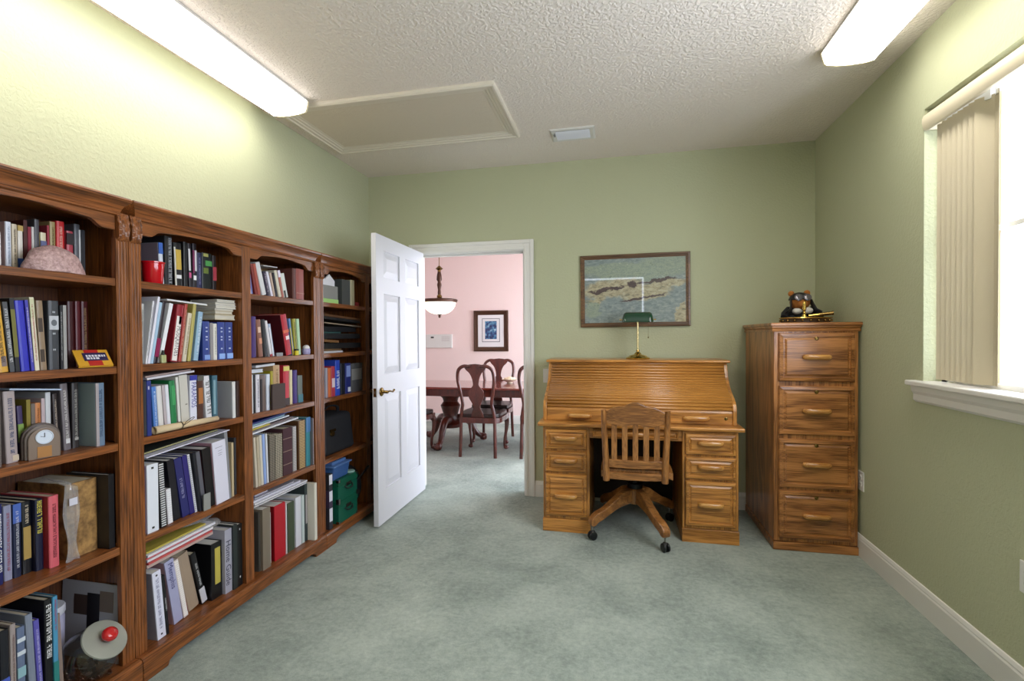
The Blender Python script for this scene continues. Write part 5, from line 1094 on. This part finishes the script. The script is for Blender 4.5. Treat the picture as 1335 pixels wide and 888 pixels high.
# red cup
t = thing('red_cup', 'red plastic cup at the left of the top shelf, middle bookcase', 'cup', (-1.874, 1.650, 1.5505))
cc = (-1.874, 1.650, 1.5505)
b = MB(); b.lathe([(.0, .0005), (.032, .0005), (.034, .004), (.040, .082), (.043, .084), (.043, .09), (.041, .09), (.038, .082), (.032, .005), (.0, .004)], cc, 36, cap=False); b.build('cup_body', plain('red_gloss_plastic', 'c00c1c', .15, coat=.5), t, smooth=40)
# small boxed bottle in front of the leaning books
t = thing('small_bottle', 'small yellow green bottle standing before the leaning books, second shelf', 'bottle', (-1.834, 1.652, 1.2236))
b = MB(); b.box(-1.838, -1.826, 1.641, 1.663, 1.2236, 1.258); b.build('bottle_body', plain('olive_label', 'a8a878', .4), t, .003)
b = MB(); b.lathe([(.006, .0), (.006, .01), (.0045, .012), (.0045, .02)], (-1.832, 1.652, 1.257), 14); b.build('cap', plain('dark_cap', '2a2c22', .4), t)
# paper scroll tied with a cord
t = thing('paper_scroll', 'rolled cream paper scroll tied with a cord, third shelf of middle bookcase', 'scroll', (-1.828, 1.78, .9355))
p0, p1 = Vector((-1.838, 1.612, .9535)), Vector((-1.848, 1.94, .9485)); ax = (p1-p0)
prof = []; n = 40
b = MB()
for turn in (0,):
    vs = []; fs = []; k = 60
    zx = ax.normalized(); ex_ = Vector((1, 0, 0)); ex_ = (ex_-zx*ex_.dot(zx)).normalized(); ez = zx.cross(ex_)
    for e_, pc, r0 in ((0, p0, .0165), (1, p1, .012)):
        for i in range(k):
            a = i/(k-1)*math.pi*2*2.6; r_ = r0-.0021*a/(2*math.pi); vs.append(pc+(ex_*math.cos(a)+ez*math.sin(a))*r_)
    fs = [(i, i+1, k+i+1, k+i) for i in range(k-1)]; b.add(vs, fs)
b.build('rolled_paper', plain('cream_parchment', 'd8c09a', .6), t, smooth=60, solid=.0006)
b = MB()
for s in (-.004, .004):
    pc = p0+ax*(.38+s); rr = .0168-.0045*.38
    b.tube([pc+(ex_*math.cos(a)+ez*math.sin(a))*rr for a in [2*math.pi*i/20 for i in range(21)]], .0012, 6)
kn = p0+ax*.38+ex_*.017
b.tube(cr([kn, kn+Vector((.006, .02, .012)), kn+Vector((.008, .045, .026)), kn+Vector((.008, .04, .03)), kn+Vector((.004, .015, .018)), kn], 5), .0012, 6)
b.tube(cr([kn, kn+Vector((.006, -.012, -.006)), kn+Vector((.005, -.025, -.013))], 5), .0012, 6); b.build('cord', plain('dark_cord', '3a2c20', .7), t, smooth=True)
# card tucked low behind the binders, small things on shelf two of the right bay
t = tag(MB().box(-1.833, -1.828, 1.838, 1.875, .5455, .62).build('memo_card', plain('grey_card', '8a8a86', .6)), 'small grey card leaning on the slate binder, fourth shelf, middle bookcase', 'card')
b = MB(); b.box(-1.838, -1.832, 2.335, 2.385, 1.2236, 1.243); tag(b.build('card', plain('card_grey', '8c8c90', .5)), 'small grey card lying before the red book, second shelf', 'card')
t = thing('film_canister', 'tiny yellow canister with black cap, second shelf, middle bookcase', 'canister', (-1.834, 2.508, 1.2236))
b = MB(); b.lathe([(.0125, 0), (.0125, .026)], (-1.836, 2.508, 1.2236), 20); b.build('canister_body', plain('canister_yellow', 'd8c828', .35), t, smooth=40)
b = MB(); b.lathe([(.0135, .026), (.0135, .034), (.011, .036)], (-1.836, 2.508, 1.2236), 20); b.build('cap', M_BLACK, t, smooth=40)
t = thing('figurine', 'small white and lilac egg-shaped figurine, second shelf, right end', 'figurine', (-1.84, 2.58, 1.2236))
b = MB(); b.lathe([(.02, 0), (.024, .006), (.024, .03), (.02, .036), (.018, .038)], (-1.846, 2.612, 1.2236), 20); b.build('base_cup', plain('lilac_glaze', '9c94bc', .3), t, smooth=50)
b = MB(); b.ball((-1.846, 2.612, 1.2236+.04), .021, .021, .018); b.build('dome', plain('white_glaze', 'e4e0e0', .25), t, smooth=60)
o = MB().box(-1.834, -1.822, 2.285, 2.388, .9356, 1.073).build('book', plain('small_brown_leather', '3c2a22', .5)); tag(o, 'small dark brown leather book standing face out, '+where('R3'), 'book', 'books on the '+where('R3'))
MB().box(-1.833, -1.823, 2.3882, 2.389, .938, 1.071).build('pages', M_PAGES, o)
o = MB().box(-2.06, -2.045, 2.40, 2.62, 1.5506, 1.76).build('notice_board', plain('tan_board', '6e5638', .7)); tag(o, 'tan board standing behind the leaning books, '+where('R1'), 'board')

# ------------------------------------------------------------------ far bookcase contents
t = thing('cardboard_box', 'grey box with lime green base and papers on it, far bookcase top shelf', 'box', (-1.9, 2.88, 1.5505))
MB().box(-2.05, -1.842, 2.785, 2.955, 1.578, 1.665).build('box_body', plain('box_grey', '8a8a86', .6), t, .002)
MB().box(-2.05, -1.84, 2.783, 2.957, 1.5505, 1.578).build('lime_base', plain('box_lime', 'a4cc7c', .5), t)
b = MB(); b.prism([(2.786, 1.6655), (2.93, 1.6655), (2.93, 1.70), (2.90, 1.72), (2.87, 1.74), (2.83, 1.71), (2.786, 1.70)], 'x', -1.86, -1.85); tag(b.build('paper_sheet', plain('white_sheet', 'dcdce2', .6)), 'torn white paper sheet standing on the grey box, far bookcase', 'papers')
LASTROW = ''
zz = 1.2236; rnd = random.Random(9)
for k, (c, th, y0, y1, tilt_, lab) in enumerate((('c8c8cc', .012, 2.79, 3.02, 0, 'white tray at the foot of the pile'), ('6e5438', .012, 2.80, 3.00, 0, 'brown folder above the white tray'), ('17181a', .036, 2.79, 3.25, 0, 'black case low in the pile'), ('7a5634', .016, 2.79, 2.98, -3, 'tan folder sloping in the pile'), ('1b1c1e', .034, 2.79, 3.24, 0, 'black case in the middle of the pile'), ('2a4a48', .010, 2.79, 3.00, 0, 'thin teal folder in the pile'), ('15161a', .032, 2.79, 3.20, 0, 'black laptop shaped case in the pile'), ('8a7a68', .008, 2.80, 3.26, -2.4, 'grey brown folder near the top of the pile'), ('1e1e20', .018, 2.80, 3.26, -2.4, 'black folder second from the top of the pile'), ('5c3c24', .014, 2.80, 3.26, -2.4, 'brown folder topmost of the pile'))):
    dz = math.tan(R(tilt_))*(y1-y0); lift = max(0, -dz)
    flat('document_case' if th > .02 else 'folder', lab+', far bookcase second shelf', 'case' if th > .02 else 'folder', c, (y0, zz+lift+.0006), (y1, zz+lift+dz), .24, th, X=-1.846-.01*rnd.random(), group='pile of dark cases and folders'); zz += th+.0018+(lift if k in (3, 7) else 0)
o = MB().box(-1.93, -1.85, 3.118, 3.278, .9356, 1.14).build('file_box', plain('grey_laminate', '5c5c5e', .25, coat=.4)); tag(o, 'glossy grey file box by the door, far bookcase third shelf', 'box')
MB().box(-1.8498, -1.849, 3.13, 3.265, 1.02, 1.10).build('label_panel', plain('grey_panel', '8c8a86', .4), o)
# black bag with a brass clasp
t = thing('black_bag', 'black fabric bag with a brass clasp, far bookcase fourth shelf', 'bag', (-1.95, 2.98, .5455))
b = MB(); b.box(-.12, .12, -.185, .185, 0, .26)
b.v = [(-1.97+v[0]*(1-.18*(v[2] > .1)), 2.99+v[1]*(1-.1*(v[2] > .1)), .5458+v[2]) for v in b.v]; b.build('bag_body', plain('black_nylon', '15161c', .75, bump=.3, bscale=500), t, .03, seg=4)
b = MB(); b.tube(cr([(-1.95, 2.88, .79), (-1.93, 2.91, .84), (-1.93, 2.99, .858), (-1.93, 3.07, .84), (-1.95, 3.10, .79)], 6), .011, 8, flat=(1, .5)); b.build('handle', plain('black_nylon', '15161c', .75), t, smooth=60)
b = MB(); b.box(-1.86, -1.852, 2.87, 2.93, .70, .716); b.lathe([(.0001, 0), (.018, 0), (.016, .006), (.0001, .007)], n=16, cap=False); nv = 16*4
b.v = b.v[:8] + [(-1.858+v[2], 2.895+v[0]*1.4, .686+v[1]) for v in b.v[8:]]; b.build('clasp', M_DBRASS, t)
# two green boxes with metal corners, blue tub above, white files beside
def green_box(z0, z1, label):
    t = thing('storage_box', label, 'box', (-1.95, 2.98, z0), 'green storage boxes')
    x0, x1, y0, y1 = -2.09, -1.80, 2.868, 3.10
    b = MB(); b.box(x0, x1, y0, y1, z0, z1-.045); b.build('box_body', plain('green_fibreboard', '0f5a45', .45, bump=.1), t, .002)
    b = MB(); b.box(x0-.003, x1+.003, y0-.003, y1+.003, z1-.043, z1); b.build('lid', plain('green_lid', '10553f', .45, bump=.1), t, .002)
    for y in (y0, y1):
        for (za, zb) in ((z0, z0+.016), (z1-.018, z1+.0005)):
            s = 1 if y == y0 else -1; b = MB(); e = .0036
            b.box(x1-.016, x1+e, min(y-s*e, y+s*.016), max(y-s*e, y+s*.016), za, zb); b.build('metal_corner', M_NICKEL, t)
    b = MB(); yc = (y0+y1)/2; zc = (z0+z1)/2+.004; b.tube(cr([(x1+.004, yc-.045, zc+.01), (x1+.016, yc-.03, zc-.006), (x1+.019, yc, zc-.01), (x1+.016, yc+.03, zc-.006), (x1+.004, yc+.045, zc+.01)], 5), .005, 8); b.build('handle', plain('dark_handle', '1a2a24', .5), t, smooth=True)
    b = MB(); b.box(x1+.003, x1+.006, yc-.03, yc+.03, zc+.006, zc+.03); b.build('label_holder', M_NICKEL, t)
green_box(.0955, .243, 'green box with metal corners, lower of two on the bottom shelf')
green_box(.2436, .385, 'green box with metal corners, upper of two, under the blue tub')
t = thing('blue_tub', 'blue lidded plastic tub on the upper green box', 'tub', (-1.93, 2.93, .386))
b = MB(); q = lambda z, a: [(-2.05-a, 2.83-a), (-1.81+a, 2.83-a), (-1.81+a, 3.03+a), (-2.05-a, 3.03+a)]
lo, hi = q(0, -.012), q(0, .0); vs = [(*p, .386) for p in lo] + [(*p, .478) for p in hi]
b.add(vs, [(3, 2, 1, 0), (4, 5, 6, 7)] + [(i, (i+1) % 4, 4+(i+1) % 4, 4+i) for i in range(4)]); b.build('tub_body', plain('blue_plastic', '3c5f98', .35), t, .008)
b = MB(); b.box(-2.06, -1.80, 2.82, 3.04, .474, .485); b.box(-2.03, -1.83, 2.85, 3.01, .485, .506); b.build('tub_lid', plain('blue_lid', '5273a8', .3), t, .006)
for k, (z0, z1, c, lab) in enumerate(((.0955, .235, '2c2c34', 'dark file box with a white label, lowest beside the green boxes'), (.236, .345, '3a2c44', 'purple file box with a white label beside the green boxes'), (.346, .45, '2a2a30', 'dark file box with a white label, topmost beside the green boxes'))):
    o = MB().box(-2.08, -1.808, 2.774, 2.812, z0, z1).build('file_box', plain('filebox_'+c, c, .5)); tag(o, lab, 'box', 'file boxes beside the green boxes')
    MB().box(-1.8078, -1.8068, 2.776, 2.81, z0+(z1-z0)*.35, z1-.006).build('white_label', plain('file_label', 'dcdce4', .6), o)
t = thing('black_bag', 'dark soft bag with strap on the bottom shelf beside the door', 'bag', (-1.93, 3.2, .0955))
b = MB(); b.ball((-1.95, 3.2, .25), .12, .075, .154, 20, 14); b.build('bag_body', plain('black_canvas', '141416', .85), t, smooth=60)
b = MB(); b.tube(cr([(-1.84, 3.15, .30), (-1.80, 3.17, .35), (-1.79, 3.23, .385), (-1.81, 3.26, .36), (-1.86, 3.25, .3)], 5), .012, 8, flat=(1, .4)); b.build('strap', plain('dark_strap', '2a2426', .8), t, smooth=60)
o = MB(); o.lathe([(.034, 0), (.036, .006), (.03, .012), (.0001, .013)], (-1.84, 3.072, .386), 20, cap=False); tag(o.build('jar_lid', plain('pale_mint_plastic', '8fb0a8', .3), None, smooth=40), 'pale mint plastic lid on the upper green box', 'lid')

# ------------------------------------------------------------------ dining room beyond the door
def dining_chair():
    t = thing('dining_chair', '', 'chair', (0, 0, 0), 'cherry dining chairs')
    # local frame: chair faces +Y, seat centre at origin
    b = MB(); seat = [(-.2, -.225), (.2, -.225), (.255, .0), (.25, .18), (.2, .225), (-.2, .225), (-.25, .18), (-.255, .0)]
    P = cr(seat+[seat[0]], 4)[:-1]; b.prism([(p[0]*.93, p[1]*.93) for p in P], 'z', .43, .475); b.build('seat_cushion', plain('dark_brown_leather', '2a1c18', .35), t, .016, seg=4)
    b = MB(); b.prism(P, 'z', .375, .432); b.build('seat_frame', M_CHERRY, t, .004)
    for s in (-1, 1):
        b = MB(); pts = cr([(s*.205, .2, .39), (s*.226, .222, .34), (s*.222, .216, .24), (s*.206, .2, .13), (s*.204, .198, .05), (s*.212, .21, .03)], 5)
        n = len(pts); rr = [.034, .036, .037, .036, .034] + [.03-.0135*min(1, i/8) for i in range(n-5)]; b.tube(pts, rr, 10); b.ball((s*.216, .216, .024), .031, .034, .024, 12, 8); b.build('front_leg', M_CHERRY, t, smooth=60)
        b = MB(); pts = cr([(s*.2, -.235, 0), (s*.195, -.222, .2), (s*.19, -.215, .42), (s*.178, -.228, .52), (s*.165, -.24, .60), (s*.188, -.262, .74), (s*.205, -.285, .86), (s*.19, -.305, .96), (s*.13, -.318, 1.005), (s*.05, -.32, 1.0)], 5)
        b.tube(pts, [.0195]*len(pts), 8); b.build('back_post', M_CHERRY, t, smooth=60)
    b = MB(); n = 20; prof = [(0, .43), (.5, .43)]
    half = [(.075, .43), (.06, .49), (.038, .55), (.05, .60), (.082, .66), (.086, .72), (.06, .76), (.036, .79), (.032, .82), (.045, .88), (.07, .93), (.105, .965), (.12, 1.0), (.07, 1.022), (0, 1.03)]
    hp = cr(half, 4); poly = hp + [(-x, z) for x, z in hp[-2::-1]]
    def yb(z): return -.218 - max(0, (z-.43))*.17 - .012*math.sin((z-.43)*9)
    vs = [(x, yb(z)-.008, z) for x, z in poly] + [(x, yb(z)+.008, z) for x, z in poly]; k = len(hp); m_ = len(poly); fs = []
    for i in range(k-1):
        j0, j1 = i, i+1; o0, o1 = m_-1-i, m_-2-i
        if j1 != o1: fs += [(j0, j1, o1, o0), (m_+o0, m_+o1, m_+j1, m_+j0)]
        else: fs += [(j0, j1, o0), (m_+o0, m_+j1, m_+j0)]
    for i in range(m_): fs.append(((i+1) % m_, i, m_+i, m_+(i+1) % m_))
    b.add(vs, fs); b.build('splat', M_CHERRY, t, smooth=50)
    b = MB(); b.box(-.2, .2, -.235, -.2, .375, .435); b.build('rear_rail', M_CHERRY, t, .004)
    return t
ch0 = dining_chair()
for k, (x, y, rz, lab) in enumerate(((-1.515, 5.355, 0, 'cherry dining chair with vase-shaped splat, back turned, centred in the doorway'), (-1.575, 6.06, 180, 'cherry dining chair on the far side of the table, facing the doorway'), (-.835, 5.385, 0, 'cherry dining chair cut off by the right door casing'), (-2.40, 5.25, -10, 'cherry dining chair partly hidden behind the open white door'))):
    c = ch0 if k == 0 else copy_tree(ch0)
    c.location = (x, y, 0); c.rotation_euler = (0, 0, R(rz)); c['label'] = lab
t = thing('dining_table', 'cherry pedestal dining table with claw feet in the pink room', 'table', (-1.35, 5.79, 0))
tx, ty = -1.35, 5.79
P = cr([(-1.15, -.42), (-1.0, -.5), (-.5, -.53), (0, -.535), (.5, -.53), (1.0, -.5), (1.15, -.42), (1.2, 0), (1.15, .42), (1.0, .5), (.5, .53), (0, .535), (-.5, .53), (-1.0, .5), (-1.15, .42), (-1.2, 0), (-1.15, -.42)], 5)[:-1]
b = MB(); b.prism([(tx+x*1.1, ty+y*.84) for x, y in P], 'z', .712, .74); b.build('table_top', M_TABLE, t, .008, seg=3)
b = MB(); b.prism([(tx+x*1.05, ty+y*.78) for x, y in P], 'z', .63, .713); b.build('apron', M_CHERRY, t, .004)
for px in (-2.06, -.52):
    b = MB(); b.lathe([(.13, .2), (.135, .24), (.10, .28), (.085, .34), (.11, .42), (.125, .47), (.09, .52), (.10, .56), (.14, .60), (.16, .632)], (px, ty, 0), 24); pd = b.build('pedestal', M_CHERRY, t, smooth=40)
    for a in (30, 150, 270):
        ca, sa = math.cos(R(a)), math.sin(R(a)); pts = cr([(.09, .3), (.2, .30), (.29, .22), (.34, .13), (.40, .075), (.455, .06)], 4)
        b = MB(); b.tube([(px+r_*ca*.9, ty+r_*sa*.98, z_) for r_, z_ in pts], [.055-.022*min(1, i/14) for i in range(len(pts))], 10); b.ball((px+.46*ca*.9, ty+.46*sa*.98, .042), .05, .05, .042, 12, 8)
        for q in (-.03, 0, .03): b.ball((px+.485*ca*.9-q*sa, ty+.485*sa*.98+q*ca, .05), .02, .02, .04, 8, 6)
        b.build('claw_foot', M_CHERRY, pd, smooth=60)
t = thing('bowl', 'cream footed bowl on the cherry dining table', 'bowl', (-1.335, 5.95, .7405))
b = MB(); b.lathe([(.0, .0005), (.035, .0005), (.04, .004), (.036, .012), (.06, .022), (.095, .042), (.104, .052), (.1, .054), (.06, .03), (.0, .022)], (-1.335, 5.95, .7405), 30, cap=False); b.build('bowl_body', plain('cream_glaze', 'ddd0bc', .3, coat=.3), t, smooth=40)
b = MB(); 
for k in range(12): a = 2*math.pi*k/12; b.ball((-1.335+.05*math.cos(a), 5.95+.05*math.sin(a), .7405+.052), .024, .024, .018, 8, 6)
b.ball((-1.335, 5.95, .7405+.06), .04, .04, .022, 12, 8); b.build('potpourri', plain('beige_petals', 'e0c8a8', .9), t, smooth=60)['kind'] = 'stuff'
# pendant
t = thing('pendant_lamp', 'hanging bowl lamp with bronze rim over the dining table', 'pendant lamp', (-2.275, 6.0, HD))
pc = (-2.275, 6.0, 0)
b = MB(); b.lathe([(.06, HD), (.06, HD-.012), (.03, HD-.03), (.008, HD-.04)], pc, 20); b.build('ceiling_canopy', M_DBRASS, t, smooth=40)
b = MB(); b.tube([(pc[0], pc[1], HD-.035), (pc[0], pc[1], 2.24)], .0045, 8); b.build('rod', M_DBRASS, t, smooth=40)
M_BRZ = plain('dark_bronze', '4a2c1c', .35, .4)
b = MB(); b.lathe([(.008, 2.25), (.045, 2.215), (.05, 2.21), (.02, 2.19), (.022, 2.17)], pc, 20); b.build('gilt_collar', M_DBRASS, t, smooth=40)
b = MB(); b.lathe([(.015, 2.19), (.03, 2.13), (.036, 2.07), (.02, 2.04), (.026, 2.02), (.03, 2.0), (.018, 1.94), (.022, 1.90), (.016, 1.84)], pc, 20); b.build('baluster', M_BRZ, t, smooth=50)
b = MB(); b.lathe([(.02, 1.875), (.034, 1.855), (.03, 1.838), (.06, 1.822), (.08, 1.815)], pc, 20, cap=False); b.build('gilt_cup', M_DBRASS, t, smooth=40)
b = MB(); b.lathe([(.05, 1.822), (.2, 1.816), (.228, 1.812), (.236, 1.802), (.228, 1.776), (.214, 1.77), (.212, 1.79), (.05, 1.80)], pc, 40, cap=False); b.build('rim', M_BRZ, t, smooth=40)
b = MB(); b.lathe([(.212, 1.775), (.20, 1.725), (.17, 1.678), (.125, 1.642), (.07, 1.622), (.0001, 1.616)], pc, 40, cap=False); b.build('glass_bowl', M_GLOBE, t, smooth=60)
b = MB(); b.lathe([(.03, 1.622), (.026, 1.612), (.012, 1.602), (.018, 1.59), (.012, 1.575), (.0001, 1.57)], pc, 18, cap=False); b.build('finial', M_BRZ, t, smooth=50)
# wall intercom and dining picture
k_ = 7.19/7.9
t = thing('wall_intercom', 'white rectangular intercom panel on the pink wall', 'intercom', (-2.73, YD, 1.26))
ix0, ix1, iz0, iz1 = -2.955, -2.52, 1.155, 1.365
b = MB(); b.box(ix0, ix1, YD-.035, YD, iz0, iz1); b.build('housing', M_PLASTIC, t, .006)
b = MB(); b.box(ix0+.09, ix0+.14, YD-.037, YD-.034, iz1-.06, iz1-.035); b.build('display', plain('lcd', '3a3c3a', .2), t)
b = MB()
for r_ in range(3):
    for c_ in range(5): b.box(ix0+.27+c_*.027, ix0+.288+c_*.027, YD-.037, YD-.034, iz1-.05-r_*.028, iz1-.035-r_*.028)
b.build('buttons', plain('panel_buttons', 'c4c0bc', .5), t)
t = thing('framed_picture', 'small framed blue print with wide white mat on the pink wall', 'picture', (-1.9, YD, 1.42))
px0, px1, pz0, pz1 = -2.172, -1.63, 1.10, 1.722
M_ = Matrix.Translation(((px0+px1)/2, YD, (pz0+pz1)/2)); W_, H_ = px1-px0, pz1-pz0
frame_mesh(M_, W_, H_, [(0, 0), (0, .02), (.006, .03), (.02, .034), (.035, .026), (.05, .022), (.062, .018), (.068, .012), (.068, 0)]).build('frame', plain('dark_gilt_frame', '4a3020', .3, .3), t, smooth=30)
b = MB(); b.m = M_; b.box(-W_/2+.06, W_/2-.06, -.01, -.002, -H_/2+.06, H_/2-.06); b.build('mat', plain('white_mat', 'e4e0e2', .5, coat=.6), t)
b = MB(); b.m = M_; b.box(-.14, .14, -.0112, -.0098, -.17, .19); b.box(-.132, .132, -.0116, -.0098, -.162, .182); b.build('inner_line', plain('mat_line', '4a4650', .5), t)
b = MB(); b.m = M_; b.box(-.132, .132, -.0122, -.0098, -.162, .182); b.build('inner_mat', plain('white_mat2', 'e0dcdc', .5), t)
m, nt, bb = new_mat('blue_print'); tc = N(nt, 'ShaderNodeTexCoord'); n1 = N(nt, 'ShaderNodeTexNoise', i_Scale=22.0, i_Detail=5.0); c1 = N(nt, 'ShaderNodeValToRGB'); e = c1.color_ramp.elements
e[0].position = .34; e[0].color = lin('10183c'); e[1].position = .72; e[1].color = lin('b8d0dc')
for p_, c_ in ((.48, '24487c'), (.58, '4a84a4')): x = e.new(p_); x.color = lin(c_)
nt.links.new(tc.outputs['Object'], n1.inputs[0]); nt.links.new(n1.outputs['Fac'], c1.inputs[0]); nt.links.new(c1.outputs[0], bb.inputs['Base Color']); bb.inputs['Coat Weight'].default_value = .6
b = MB(); b.m = M_; b.box(-.092, .092, -.0128, -.0098, -.125, .15); b.build('print', m, t)
